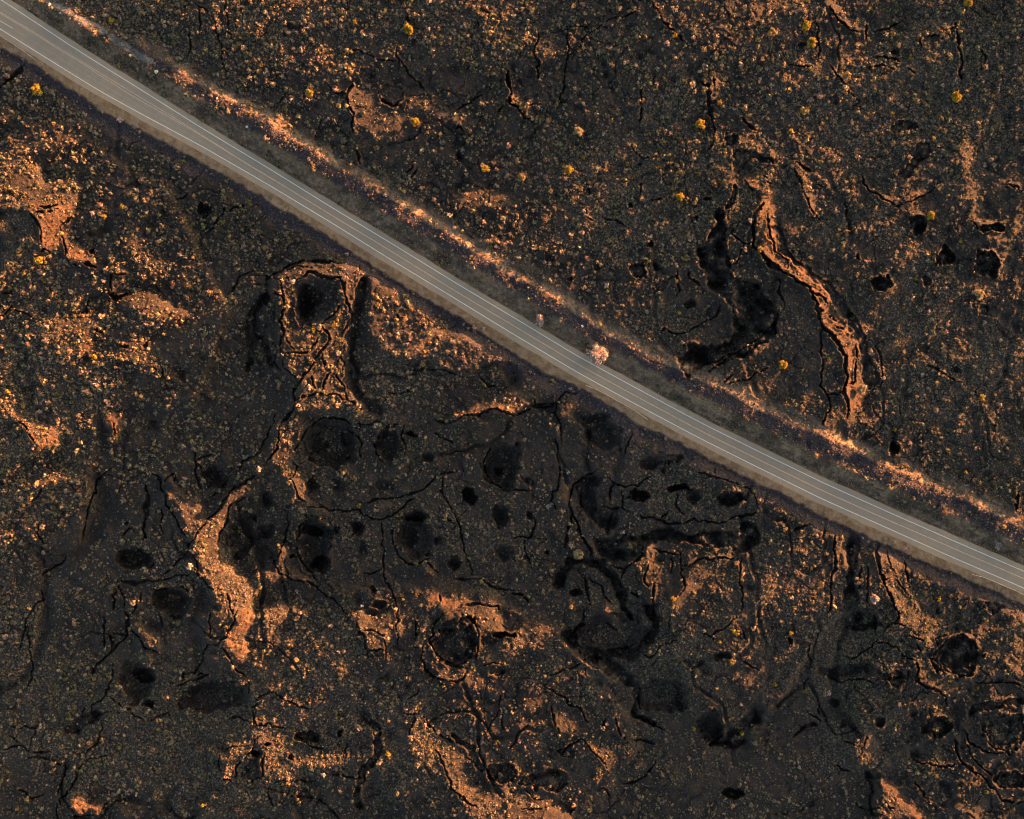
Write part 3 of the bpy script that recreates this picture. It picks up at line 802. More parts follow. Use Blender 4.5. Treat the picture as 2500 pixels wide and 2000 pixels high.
def seg_dist(X, Y, P):
    d = np.full(X.shape, 1e9)
    for (x0, y0), (x1, y1) in zip(P[:-1], P[1:]):
        dx, dy = x1-x0, y1-y0; L = dx*dx+dy*dy+1e-9
        t = np.clip(((X-x0)*dx+(Y-y0)*dy)/L, 0, 1)
        d = np.minimum(d, (X-x0-t*dx)**2+(Y-y0-t*dy)**2)
    return np.sqrt(d)
def seg_dist_s(X, Y, P):
    d = np.full(X.shape, 1e9); S_ = np.zeros(X.shape); acc = 0.0
    for (x0, y0), (x1, y1) in zip(P[:-1], P[1:]):
        dx, dy = x1-x0, y1-y0; L = dx*dx+dy*dy+1e-9
        t = np.clip(((X-x0)*dx+(Y-y0)*dy)/L, 0, 1); q = (X-x0-t*dx)**2+(Y-y0-t*dy)**2
        S_ = np.where(q < d, acc+t*math.sqrt(L), S_); d = np.minimum(d, q); acc += math.sqrt(L)
    return np.sqrt(d), S_, acc
def inside(X, Y, P):
    r = np.zeros(X.shape, bool); n = len(P)
    for i in range(n):
        x0, y0 = P[i]; x1, y1 = P[(i+1) % n]
        if y0 == y1: continue
        c = ((y0 > Y) != (y1 > Y)) & (X < (x1-x0)*(Y-y0)/(y1-y0)+x0)
        r ^= c
    return r
def blur(A, s):
    k = max(1, int(math.ceil(2.5*s))); w = np.exp(-0.5*(np.arange(-k, k+1)/s)**2); w /= w.sum()
    for ax in (0, 1):
        P = np.pad(A, [(k, k) if i == ax else (0, 0) for i in (0, 1)], mode='edge'); R = 0
        for i, ww in enumerate(w):
            R = R+ww*(P[i:i+A.shape[0], :] if ax == 0 else P[:, i:i+A.shape[1]])
        A = R
    return A
def box(gx, gy, P, pad):
    return (slice(*np.searchsorted(gy, [P[:, 1].min()-pad, P[:, 1].max()+pad])),
            slice(*np.searchsorted(gx, [P[:, 0].min()-pad, P[:, 0].max()+pad])))

# ---------------------------------------------------------------- road frame (along t, across n)
def line_xy(L):
    a = np.array(L, float); return np.stack([gx_(a[:, 0]), gy_(a[:, 1])], 1)
NE = line_xy(NE_LINE); SW = line_xy(SW_LINE); CR = line_xy(CREST)
R0 = (NE[0]+SW[0])/2; RD = (NE[-1]+SW[-1])/2-R0; RD /= np.linalg.norm(RD); RN = np.array([-RD[1], RD[0]])
def tn(P):
    q = P-R0; return q @ RD, q @ RN
tNE, nNE = tn(NE); tSW, nSW = tn(SW); tCR, nCR = tn(CR)
def smooth_interp(t, tp, npv):
    ts = np.arange(tp.min()-40, tp.max()+40, 2.0); v = np.interp(ts, tp, npv)
    k = np.exp(-0.5*(np.arange(-8, 9)/4.0)**2); k /= k.sum()
    v = np.convolve(np.pad(v, 8, mode='edge'), k, 'valid'); return np.interp(t, ts, v)
def road_coords(X, Y):
    t = (X-R0[0])*RD[0]+(Y-R0[1])*RD[1]; n = (X-R0[0])*RN[0]+(Y-R0[1])*RN[1]
    dN = n-smooth_interp(t, tNE, nNE); dS = smooth_interp(t, tSW, nSW)-n; dC = n-np.interp(t, tCR, nCR)
    return t, n, dN, dS, dC

# ---------------------------------------------------------------- broad relief: solved so that low evening sun only
# reaches the ground that stands above its neighbours up-sun
CX = np.arange(-320, 321, 1.0); CY = np.arange(-270, 271, 1.0)
GX, GY = np.meshgrid(CX, CY)
qx = np.clip(GX, -249.5, 249.5); qy = np.clip(GY, -199.5, 199.5)
wx = qx+fbm(GX, GY, 7, 3, 11)*1.8; wy = qy+fbm(GX, GY, 7, 3, 12)*1.8
M = np.full(GX.shape, 0.06)
# upper right country is rougher and stands a little prouder
M = np.maximum(M, 0.47*sstep(-60, 40, wx*0.75+wy*0.9-40))
for v, pl in ((0.45, [(0, 300), (200, 330), (420, 480), (560, 760), (480, 980), (250, 1010), (200, 1330), (0, 1400)]),
              (0.44, [(820, 1440), (1180, 1440), (1500, 1640), (1560, 1830), (1420, 2000), (1000, 2000), (850, 1800)]),
              (0.47, [(2050, 1330), (2500, 1420), (2500, 2000), (2150, 2000), (2080, 1700), (2180, 1560)]),
              (0.50, [(1500, 1330), (2040, 1270), (2060, 1480), (1880, 1740), (1640, 1560)]),
              (0.43, [(470, 1500), (900, 1480), (960, 1700), (880, 1960), (480, 2000), (620, 1720)]),
              (0.43, [(620, 150), (1180, 180), (1220, 480), (1000, 440), (700, 290)])):
    a = np.array(pl, float); M[inside(wx, wy, np.stack([gx_(a[:, 0]), gy_(a[:, 1])], 1))] = v
for ln in RELIEF.strip().split('\n'):
    k = ln.split(); v = float(k[1])
    if k[2] == 'P':
        P = tile_pts(k[0], k[3:]); ins = inside(wx, wy, P)
    else:
        P = tile_pts(k[0], k[4:]); ins = seg_dist(wx, wy, P) < float(k[3])*ZW*0.5
    if v < 0.3: M[ins] = v
    else: M[ins] = np.maximum(M[ins], v)
ct, cn, cdN, cdS, cdC = road_coords(qx, qy)
road_c = (cdN < 10) & (cdS < 7)
M[road_c] = 0.06
cr = np.exp(-((cdC-0.4)/2.4)**2)*sstep(70, 120, ct+fbm(ct, ct*0, 14, 2, 5)*45)
cr = cr*np.clip(0.95+0.5*fbm(GX, GY, 9, 2, 9), 0.84, 1)
M = np.maximum(M, cr*0.98)
bank = (cdN > 9) & (cdC < -1.0)
M[bank] = np.maximum(M[bank], np.interp(cdC[bank], [-9, -5, -1], [0.34, 0.48, 0.6]))
M = blur(M, 0.9)
Mn = np.clip(M+np.interp(M, [0, .3, .45, .7, .85, 1], [.10, .12, .40, .36, .22, .12])*(fbm(GX, GY, 7, 3, 21)*0.8+fbm(GX, GY, 3.0, 2, 23)*0.6)-np.where(M > 0.6, 0.03, 0), 0, 1)

def sweep(H, s0):
    S = np.empty_like(H); S[:, -1] = s0
    f = math.tan(SUN_AZ); drop = 1.0/math.cos(SUN_AZ)*TAN
    ny = H.shape[0]; idx = np.arange(ny)+f; i0 = np.floor(idx).astype(int); w = idx-i0
    i0c = np.minimum(i0, ny-1); i1c = np.minimum(i0+1, ny-1)
    for j in range(H.shape[1]-2, -1, -1):
        m = np.maximum(S[:, j+1], H[:, j+1])
        S[:, j] = m[i0c]*(1-w)+m[i1c]*w-drop
    return S
c_t = np.interp(Mn, [0, .2, .33, .43, .54, .7, .85, 1.0], [-1.9, -1.4, -0.75, -0.15, 0.10, 0.20, 0.32, 0.5])
base_n = fbm(GX, GY, 34, 3, 31)*1.3+fbm(GX, GY, 11, 3, 33)*0.55
H = base_n+2.2*(Mn-0.35)
s0 = 2.5
zr_t = np.arange(-60, 620, 5.0)
def fit_road(H, S):
    pts = R0+zr_t[:, None]*RD; n_mid = 0.5*(smooth_interp(zr_t, tNE, nNE)+smooth_interp(zr_t, tSW, nSW))
    pts = pts+n_mid[:, None]*RN
    j = np.clip(np.round(pts[:, 0]+320).astype(int), 0, 640); i = np.clip(np.round(pts[:, 1]+270).astype(int), 0, 540)
    z = S[i, j]-1.1
    off = 0.5*(smooth_interp(zr_t, tNE, nNE)-smooth_interp(zr_t, tSW, nSW))+2.0
    for sg in (-1, 1):
        q = pts+sg*off[:, None]*RN; j2 = np.clip(np.round(q[:, 0]+320).astype(int), 0, 640); i2 = np.clip(np.round(q[:, 1]+270).astype(int), 0, 540); z = np.minimum(z, S[i2, j2]-0.9)
    z = np.minimum(z, 1.0)
    zp = np.pad(z, 3, mode='edge'); z = np.min([zp[a:a+len(z)] for a in range(7)], axis=0)
    k = np.exp(-0.5*(np.arange(-12, 13)/4.0)**2); k /= k.sum(); sm = lambda a: np.convolve(np.pad(a, 12, mode='edge'), k, 'valid')
    tg = z; z = sm(z)
    for _ in range(8): z = z-1.4*sm(np.maximum(0, z-tg))
    return z
zr = None
for it in range(150):
    S = sweep(H, s0); c = H-S
    lo = np.where(Mn < 0.33, np.maximum(0, c-c_t), 0)
    hi = np.where(Mn > 0.58, np.maximum(0, c_t-c), 0)
    mid = np.where((Mn >= 0.33) & (Mn <= 0.58), np.clip(c-c_t, -1.0, 1.0), 0)
    H = H-0.45*lo+0.45*hi-0.3*mid
    H = H+(base_n-H)*0.01
    if it % 3 == 2 and it < 140: H = 0.5*H+0.5*blur(H, 1.6)
    if it >= 70:
        if it % 5 == 0: zr = fit_road(H, S) if zr is None else 0.6*zr+0.4*fit_road(H, S)
        zc = np.interp(ct, zr_t, zr)
        w = sstep(7.5, 4.5, cdS)*sstep(9, 3.5, cdN)
        H = H*(1-w)+zc*w
ZROAD = zr
S = sweep(H, s0); cc = H-S
fr = (np.abs(GX) < 250) & (np.abs(GY) < 200)
print('relief', H[fr].min(), H[fr].max(), 'lit want', (Mn[fr] > .58).mean(), 'lit got', (cc[fr] > 0).mean(),
      'agree lit', (cc[fr & (Mn > .58)] > 0).mean(), 'false lit', (cc[fr & (Mn < .33)] > 0).mean(), 'road', zr.min(), zr.max())

# ---------------------------------------------------------------- fine ground sheet
def axis(lim, fine, out):
    a = np.arange(-lim, lim+1e-6, fine)
    ext = [lim]; st = fine
    while ext[-1] < out:
        st = st*1.12 if ext[-1] > lim+45 else min(st*1.06, 1.6); ext.append(ext[-1]+st)
    e = np.array(ext[1:]); return np.concatenate([-e[::-1], a, e])
ax_, ay_ = axis(262, 0.4, 3200), axis(212, 0.4, 3200)
FX, FY = np.meshgrid(ax_, ay_)
def csample(A, X, Y):
    x = np.clip(X+320, 0, 639.999); y = np.clip(Y+270, 0, 539.999)
    i = x.astype(int); j = y.astype(int); fx = x-i; fy = y-j
    return (A[j, i]*(1-fx)+A[j, i+1]*fx)*(1-fy)+(A[j+1, i]*(1-fx)+A[j+1, i+1]*fx)*fy
Z = csample(blur(H, 0.8), FX, FY)
far = sstep(270, 420, np.maximum(np.abs(FX), np.abs(FY)*1.2))
up = sstep(0, 200, FX*math.cos(SUN_AZ)+FY*math.sin(SUN_AZ)-150)  # unseen rise added outside the frame, sunward, to shade the field's edge
Z = Z*(1-far)+far*(fbm(FX, FY, 160, 4, 51)*3.0-1.0+up*4.5)
near = 1-sstep(300, 340, np.maximum(np.abs(FX), np.abs(FY)*1.2))
ROUGH = 0.75+0.5*fbm(FX, FY, 40, 2, 52)
ft, fn, dN, dS, dC = road_coords(FX, FY)
MF = csample(M, FX, FY)
CALM = (1-0.75*sstep(0.55, 0.85, MF))*(1-0.9*((dC < 4.5) & (dS < 8)))
def crease(sc, w, dep, seed, m0, m1):
    f = np.abs(fbm(FX+fbm(FX, FY, 6, 2, seed+5)*1.6, FY*0.8+fbm(FX, FY, 6, 2, seed+6)*1.6, sc, 2, seed))*sc*0.9
    ww = w*np.exp(1.3*fbm(FX, FY, sc*0.35, 3, seed+8))
    return dep*sstep(ww, ww*0.15, f)*sstep(m0, m1, fbm(FX, FY, sc*1.6, 2, seed+9))
RUG = 0.55+0.45*sstep(60, -40, FX*0.25+FY+30*fbm(FX, FY, 60, 2, 201))
CRE = near*RUG*CALM*(crease(34, 1.5, 2.4, 211, -0.05, 0.25)+crease(60, 3.2, 3.4, 251, -0.15, 0.25))
Z -= CRE
Z += near*RUG*CALM*(0.9*(np.abs(fbm(FX, FY, 13, 3, 271))-0.2)*2.0)
Z += near*(fbm(FX, FY, 5.0, 3, 53)*0.95+fbm(FX, FY, 1.7, 2, 57)*0.62)*ROUGH*(0.7+0.3*CALM)
sw_w = 7.0+fbm(ft, ft*0+3, 26, 3, 61)*1.8
WXf = FX+fbm(FX, FY, 7, 2, 71)*1.5+fbm(FX, FY, 2.1, 2, 73)*0.8
WYf = FY+fbm(FX, FY, 7, 2, 72)*1.5+fbm(FX, FY, 2.1, 2, 74)*0.8
roadside = (dC < 3) & (dS < 7)
# plate fractures
def slabs(X, Y, s, seed):
    # broken crust: every plate sits a little higher or lower than its neighbours and leans its own way
    x = X/s; y = Y/s; xi = np.floor(x).astype(np.int64); yi = np.floor(y).astype(np.int64); f1 = np.full(X.shape, 9.0); h = np.zeros(X.shape)
    for a in (-1, 0, 1):
        for b in (-1, 0, 1):
            u = xi+a; w = yi+b
            dx = x-u-_TAB[(u+seed) & 511, (w*3+seed) & 511]; dy = y-w-_TAB[(u*5+seed+77) & 511, (w+seed+191) & 511]; d = dx*dx+dy*dy
            hh = (_TAB[(u*7+seed) & 511, (w+3) & 511]-0.5)+(_TAB[(u+9) & 511, (w*5+seed) & 511]-0.5)*1.5*dx+(_TAB[(u*3+17) & 511, (w*11+seed) & 511]-0.5)*1.5*dy
            h = np.where(d < f1, hh, h); f1 = np.minimum(f1, d)
    return h
def plates(X, Y, s, seed):
    x = X/s; y = Y/s; xi = np.floor(x).astype(np.int64); yi = np.floor(y).astype(np.int64)
    f1 = np.full(X.shape, 9.0); f2 = np.full(X.shape, 9.0)
    for a in (-1, 0, 1):
        for b in (-1, 0, 1):
            u = xi+a; w = yi+b
            px = u+_TAB[(u+seed) & 511, (w*3+seed) & 511]; py = w+_TAB[(u*5+seed+77) & 511, (w+seed+191) & 511]
            d = (x-px)**2+(y-py)**2
            f2 = np.where(d < f1, f1, np.minimum(f2, d)); f1 = np.minimum(f1, d)
    return (np.sqrt(f2)-np.sqrt(f1))*s
ctr = (slice(*np.searchsorted(ay_, [-240, 240])), slice(*np.searchsorted(ax_, [-290, 290])))
W2X = WXf[ctr]+fbm(FX[ctr], FY[ctr], 16, 3, 76)*5; W2Y = WYf[ctr]+fbm(FX[ctr], FY[ctr], 16, 3, 77)*5
SLB = slabs(W2X, W2Y, 11.0, 41)*1.5*sstep(-0.25, 0.15, fbm(FX[ctr], FY[ctr], 28, 3, 301))+slabs(W2X, W2Y, 4.6, 61)*0.75*sstep(-0.15, 0.2, fbm(FX[ctr], FY[ctr], 17, 3, 305))
Z[ctr] += SLB*(0.45+0.55*RUG[ctr])*(0.4+0.6*CALM[ctr])*((dC[ctr] > 4.5) | (dS[ctr] > 8))
pe = plates(W2X, W2Y, 12.0, 3)
pw = np.exp(0.9*fbm(FX[ctr], FY[ctr], 7, 3, 79))*sstep(-0.18, 0.12, fbm(FX[ctr], FY[ctr], 13, 3, 80))
pm = sstep(-0.05, 0.25, fbm(FX[ctr], FY[ctr], 34, 3, 81))
pmk = pm*CALM[ctr]*sstep(0.62*pw+0.02, 0.1*pw, pe)
Z[ctr] -= pmk*1.1
pe2 = plates(W2X+50, W2Y+20, 4.2, 9)
Z[ctr] -= 0.30*sstep(0.4, 0.05, pe2)*sstep(0.05, 0.3, fbm(FX[ctr], FY[ctr], 22, 3, 85))
crack_m = np.zeros_like(Z); pit_m = np.zeros_like(Z)
crack_m[ctr] = pmk*0.6; crack_m = np.maximum(crack_m, np.clip(CRE/2.2, 0, 1))
for ln in TROUGHS.strip().split('\n'):
    k = ln.split(); hw = float(k[1])*ZW*0.72; P = tile_pts(k[0], k[3:]); b = box(ax_, ay_, P, hw*3+9)
    d = seg_dist(WXf[b]+5.0*fbm(FX[b], FY[b], 17, 3, 161), WYf[b]+5.0*fbm(FX[b], FY[b], 17, 3, 162), P)*np.exp(0.55*fbm(FX[b], FY[b], 6, 4, 163))
    wl = np.exp(0.8*fbm(FX[b], FY[b], 20, 2, 166))*hw
    Z[b] -= float(k[2])*(0.7*sstep(1.6*wl, 0.2*wl, d)+1.1*sstep(1.0*wl, 0.72*wl, d))*(0.9+0.6*fbm(FX[b], FY[b], 4.0, 4, 164))
    pit_m[b] = np.maximum(pit_m[b], sstep(1.7*wl, 0.5*wl, d)*0.8)
for ln in PITS.strip().split('\n'):
    k = ln.split(); P = tile_pts(k[0], [k[1]+','+k[2]]); rx, ry = float(k[3])*ZW, float(k[4])*ZW
    b = box(ax_, ay_, P, max(rx, ry)*1.6+3)
    q = np.sqrt(((WXf[b]-P[0, 0])/rx)**2+((WYf[b]-P[0, 1])/ry)**2)
    q = q*(1+0.42*fbm(FX[b], FY[b], max(3.0, 0.7*rx), 4, 91))
    dpt = float(k[5])*(2.1 if float(k[3]) > 85 and float(k[5]) < 5 else 1.15); soft = min(0.5, 0.9/min(rx, ry)+0.05); rgh = fbm(FX[b], FY[b], 2.6, 4, 165)
    if float(k[3]) > 85:
        q2 = q+0.05*rgh; terr = sum(w_*sstep(e_, e_-0.07, q2+0.07*fbm(FX[b], FY[b], 7, 3, 170+int(e_*50))) for e_, w_ in ((1.02, .42), (0.86, .28), (0.70, .3)))
        ring = sstep(1.04, 0.98, q2)*sstep(0.48, 0.66, q2)
        Z[b] -= dpt*terr*1.15-ring*rgh*1.5-sstep(0.6, 0.5, q2)*rgh*0.6
        Z[b] += 0.6*np.exp(-((q-1.10)/0.07)**2)
        pit_m[b] = np.maximum(pit_m[b], ring*0.9)
    else:
        stp = sstep(1.02, 1.02-soft, q)
        Z[b] -= dpt*(0.72*stp+0.32*sstep(0.62, 0.62-soft, q*(1+0.25*fbm(FX[b], FY[b], 6, 3, 167))))+stp*rgh*min(1.6, 0.3*dpt)
        Z[b] += 0.55*np.exp(-((q-1.12)/0.10)**2)*min(1, dpt/4)
        pit_m[b] = np.maximum(pit_m[b], sstep(1.02, 0.9, q)*min(0.7, dpt/6))
for ln in CRACKS.strip().split('\n'):
    k = ln.split(); hw = max(0.5, float(k[1])*ZW*0.5*0.92); P = tile_pts(k[0], k[2:]); b = box(ax_, ay_, P, hw*1.6+3)
    d, sa, tot = seg_dist_s(WXf[b], WYf[b], P); tp_ = min(4.0, tot*0.3)
    wv = hw*np.exp(0.95*fbm(FX[b], FY[b], 4.5, 3, 95))*(0.25+0.75*sstep(0, tp_, sa)*sstep(tot, tot-tp_, sa))
    dep = min(6.5, 2.6*hw+1.6)
    Z[b] = np.where(roadside[b], Z[b], Z[b]-dep*sstep(1.0, 0.45, d/wv)+0.25*np.exp(-((d-1.5*hw)/0.7)**2))
    crack_m[b] = np.maximum(crack_m[b], sstep(1.15, 0.8, d/wv))
# road bench and embankment
zc = np.interp(ft, zr_t, ZROAD)
on_tr = (np.abs(FX) < 420) & (np.abs(FY) < 360)
inn = (dN < 2.6) & (dS < sw_w) & on_tr
ws = sstep(8.5, 0.5, dS-sw_w)*(dN < 2.6); Zs = zc-0.55*np.maximum(0, dS-sw_w)+0.5*fbm(FX, FY, 1.6, 2, 101)*sstep(0, 2, dS-sw_w)
wn = sstep(9.5, 1.0, dN-2.6)*(dN >= 2.6); Zn = zc-0.10*np.maximum(0, dN-2.6)+0.25*fbm(FX, FY, 1.6, 2, 102)*sstep(0.5, 3, dN-2.6)
wrd = np.where(inn, 1, np.where(dN < 2.6, ws, wn))*on_tr
Zr = np.where(inn, zc, np.where(dN < 2.6, np.minimum(Zs, np.maximum(Z, Zs-0.4)), Zn))
Z = Z*(1-wrd)+Zr*wrd
hard = (dN < 2.3) & (dS < 2.6)
Z = np.where(hard & on_tr, zc-0.10, np.where(inn, Z-0.03+0.05*fbm(FX, FY, 1.2, 2, 104), Z))
Z += 0.8*np.exp(-((dC-0.5)/2.2)**2)*sstep(60, 120, ft)*on_tr*(0.8+0.6*fbm(FX, FY, 6, 3, 311))
# old road strip
OLD = [[(108, -6), (140, 12), (172, 33)], [(187, 45), (225, 62), (256, 78)], [(270, 90), (310, 117), (345, 140), (366, 149)]]
old_m = np.zeros_like(Z)
for L in OLD:
    P = line_xy(L); b = box(ax_, ay_, P, 6); d = seg_dist(FX[b], FY[b], P)
    d = d+0.5*fbm(FX[b], FY[b], 2.5, 3, 111)
    old_m[b] = np.maximum(old_m[b], sstep(2.0, 1.3, d))
Z = Z*(1-old_m)+(blur(Z, 3.0))*old_m if False else Z
SPARSE = sstep(1.15, 0.6, np.sqrt(((FX-10+fbm(FX, FY, 30, 2, 181)*25)/105)**2+((FY+52+fbm(FX, FY, 30, 2, 182)*25)/58)**2))
# surface kinds
n2 = fbm(FX, FY, 3.0, 4, 121); n8 = fbm(FX, FY, 9.0, 3, 123)
dirt = sstep(0.8, -0.6, dS-sw_w+n2*1.6)*(dN < 2.4)
dirt = np.maximum(dirt, sstep(4.6, 1.5, dN+n2*2.2)*(dN > 0)*0.85)*on_tr
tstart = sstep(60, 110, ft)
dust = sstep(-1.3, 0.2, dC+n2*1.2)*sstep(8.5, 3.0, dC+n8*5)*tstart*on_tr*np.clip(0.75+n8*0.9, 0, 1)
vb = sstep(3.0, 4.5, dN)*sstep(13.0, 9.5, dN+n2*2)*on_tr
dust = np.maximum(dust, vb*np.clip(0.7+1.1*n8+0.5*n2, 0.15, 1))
rub = sstep(-0.4, 0.5, dS-sw_w+n2*1.0)*sstep(9.0, 5.0, dS-sw_w+n8*6)*(dN < 0)*on_tr
rub = np.maximum(rub, sstep(10.0, 13.5, dN+n2*3)*sstep(1.2, -0.6, dC+n2*1.5)*(dN > 0)*on_tr)
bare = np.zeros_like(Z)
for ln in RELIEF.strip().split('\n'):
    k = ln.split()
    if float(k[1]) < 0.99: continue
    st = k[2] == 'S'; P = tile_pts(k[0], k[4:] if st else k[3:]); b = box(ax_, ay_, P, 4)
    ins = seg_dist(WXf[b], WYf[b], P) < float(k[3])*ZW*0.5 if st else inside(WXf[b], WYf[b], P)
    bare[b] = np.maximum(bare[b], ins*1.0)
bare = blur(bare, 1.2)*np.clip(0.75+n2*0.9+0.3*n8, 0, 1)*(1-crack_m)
Z[ctr] -= (0.55*sstep(0.34, 0.04, pe2)+0.5*sstep(0.5, 0.05, pe)*0.6)*sstep(0.3, 0.7, bare[ctr])*sstep(-0.2, 0.15, fbm(FX[ctr], FY[ctr], 6, 2, 171))
NETM = np.zeros_like(Z)
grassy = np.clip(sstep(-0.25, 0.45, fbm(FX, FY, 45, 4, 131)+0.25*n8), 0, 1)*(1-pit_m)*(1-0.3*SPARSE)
jj = np.clip(np.searchsorted(ax_, CX), 0, nxx-1) if False else np.clip(np.searchsorted(ax_, CX), 0, len(ax_)-1); ii = np.clip(np.searchsorted(ay_, CY), 0, len(ay_)-1)
Zc = 0.4*Z[np.ix_(ii, jj)]+0.15*(Z[np.ix_(ii-1, jj)]+Z[np.ix_(ii+1, jj)]+Z[np.ix_(ii, jj-1)]+Z[np.ix_(ii, jj+1)])
Zm = blur(Zc, 0.8); D = np.zeros_like(Zc); free = 1-np.maximum(sstep(9, 6, cdS)*sstep(9, 6, cdN), 0)
for it in range(36):
    Hc = Zm+D; S = sweep(Hc, s0); c = Hc-S
    D += free*(0.4*np.where(Mn > 0.6, np.clip(1.25*c_t+0.1-c, 0, 2), 0)-0.4*np.where(Mn < 0.3, np.clip(c+0.9, 0, 2), 0)+0.25*np.where((Mn >= 0.3) & (Mn <= 0.6), np.clip(c_t+0.06-c, -0.8, 0.8), 0))
    if it % 3 == 2 and it < 33: D = 0.45*D+0.55*blur(D, 1.2)
print('corr', np.abs(D[fr]).mean(), 'lit', (c[fr & (Mn > .6)] > 0).mean(), 'false', (c[fr & (Mn < .3)] > 0).mean())
for u_, v_ in ((1458, 866), (1317, 784), (2437, 1331), (1950, 1180), (2010, 1200), (1000, 640)): print('CLR', u_, v_, round(float(csample(c, gx_(u_), gy_(v_))), 2))
Z = Z+csample(D, FX, FY)*near*(1-np.clip(wrd, 0, 1))
PX = FX*(1-Z/HC); PY = FY*(1-Z/HC)

def zsample(X, Y):
    i = np.clip(np.searchsorted(ax_, X)-1, 0, len(ax_)-2); j = np.clip(np.searchsorted(ay_, Y)-1, 0, len(ay_)-2)
    fx = (X-ax_[i])/(ax_[i+1]-ax_[i]); fy = (Y-ay_[j])/(ay_[j+1]-ay_[j])
    return (Z[j, i]*(1-fx)+Z[j, i+1]*fx)*(1-fy)+(Z[j+1, i]*(1-fx)+Z[j+1, i+1]*fx)*fy
def msample(A, X, Y):
    i = np.clip(np.searchsorted(ax_, X), 0, len(ax_)-1); j = np.clip(np.searchsorted(ay_, Y), 0, len(ay_)-1); return A[j, i]
def place(X, Y, h=0.0):
    z = zsample(X, Y); k = 1-(z+h)/HC; return np.stack([X*k, Y*k, z], -1)

# ---------------------------------------------------------------- mesh building
def new_mesh(name, V, F, k, colors=None, smooth=True):
    me = bpy.data.meshes.new(name); V = np.ascontiguousarray(V, dtype=np.float32); F = np.ascontiguousarray(F, dtype=np.int32)
    me.vertices.add(len(V)); me.vertices.foreach_set('co', V.ravel())
    n = len(F); me.loops.add(n*k); me.loops.foreach_set('vertex_index', F.ravel())
    me.polygons.add(n); me.polygons.foreach_set('loop_start', np.arange(0, n*k, k, dtype=np.int32))
    me.polygons.foreach_set('use_smooth', np.full(n, smooth))
    for nm, c in (colors or {}).items():
        a = me.color_attributes.new(nm, 'FLOAT_COLOR', 'POINT'); a.data.foreach_set('color', np.ascontiguousarray(c, dtype=np.float32).ravel())
    me.update(calc_edges=True)
    return me
def link(name, me, mat, parent=None, kind=None):
    o = bpy.data.objects.new(name, me); COL.objects.link(o)
    if mat and not me.materials: me.materials.append(mat)
    if parent: o.parent = parent
    if kind: o['kind'] = kind
    return o
def tag(o, label, cat, group=None):
    o['label'] = label; o['category'] = cat
    if group: o['group'] = group
    return o

# ---------------------------------------------------------------- materials
def mat(name):
    m = bpy.data.materials.new(name); m.use_nodes = True; nt = m.node_tree
    return m, nt, nt.nodes['Principled BSDF']
class N:
    def __init__(s, nt): s.nt = nt
    def __call__(s, t, **kw):
        n = s.nt.nodes.new(t)
        for k, v in kw.items():
            if k in n.inputs: n.inputs[k].default_value = v
            else: setattr(n, k, v)
        return n
    def l(s, a, b): s.nt.links.new(a, b)
    def noise(s, scale, detail=4, rough=0.55, off=0):
        n = s('ShaderNodeTexNoise'); n.inputs['Scale'].default_value = scale; n.inputs['Detail'].default_value = detail; n.inputs['Roughness'].default_value = rough
        co = s('ShaderNodeTexCoord'); mp = s('ShaderNodeMapping'); mp.inputs['Location'].default_value = (off, off*1.7, off*0.3)
        s.l(co.outputs['Object'], mp.inputs['Vector']); s.l(mp.outputs['Vector'], n.inputs['Vector']); return n.outputs['Fac']
    def ramp(s, fac, a, b):
        r = s('ShaderNodeMapRange'); r.inputs['From Min'].default_value = a; r.inputs['From Max'].default_value = b; r.interpolation_type = 'SMOOTHSTEP'
        s.l(fac, r.inputs['Value']); return r.outputs['Result']
    def mul(s, a, b):
        m = s('ShaderNodeMath', operation='MULTIPLY'); s.l(a, m.inputs[0])
        if isinstance(b, (int, float)): m.inputs[1].default_value = b
        else: s.l(b, m.inputs[1])
        return m.outputs[0]
    def mix(s, fac, a, b):
        m = s('ShaderNodeMix', data_type='RGBA')
        if isinstance(fac, (int, float)): m.inputs[0].default_value = fac
        else: s.l(fac, m.inputs[0])
        for i, x in ((6, a), (7, b)):
            if isinstance(x, tuple): m.inputs[i].default_value = (*x, 1)
            else: s.l(x, m.inputs[i])
        return m.outputs[2]
    def attr(s, name):
        a = s('ShaderNodeAttribute', attribute_name=name); sp = s('ShaderNodeSeparateColor'); s.l(a.outputs['Color'], sp.inputs[0]); return sp.outputs, a.outputs['Color']
    def bump(s, h, strength, dist):
        b = s('ShaderNodeBump'); b.inputs['Strength'].default_value = strength; b.inputs['Distance'].default_value = dist; s.l(h, b.inputs['Height']); return b.outputs['Normal']

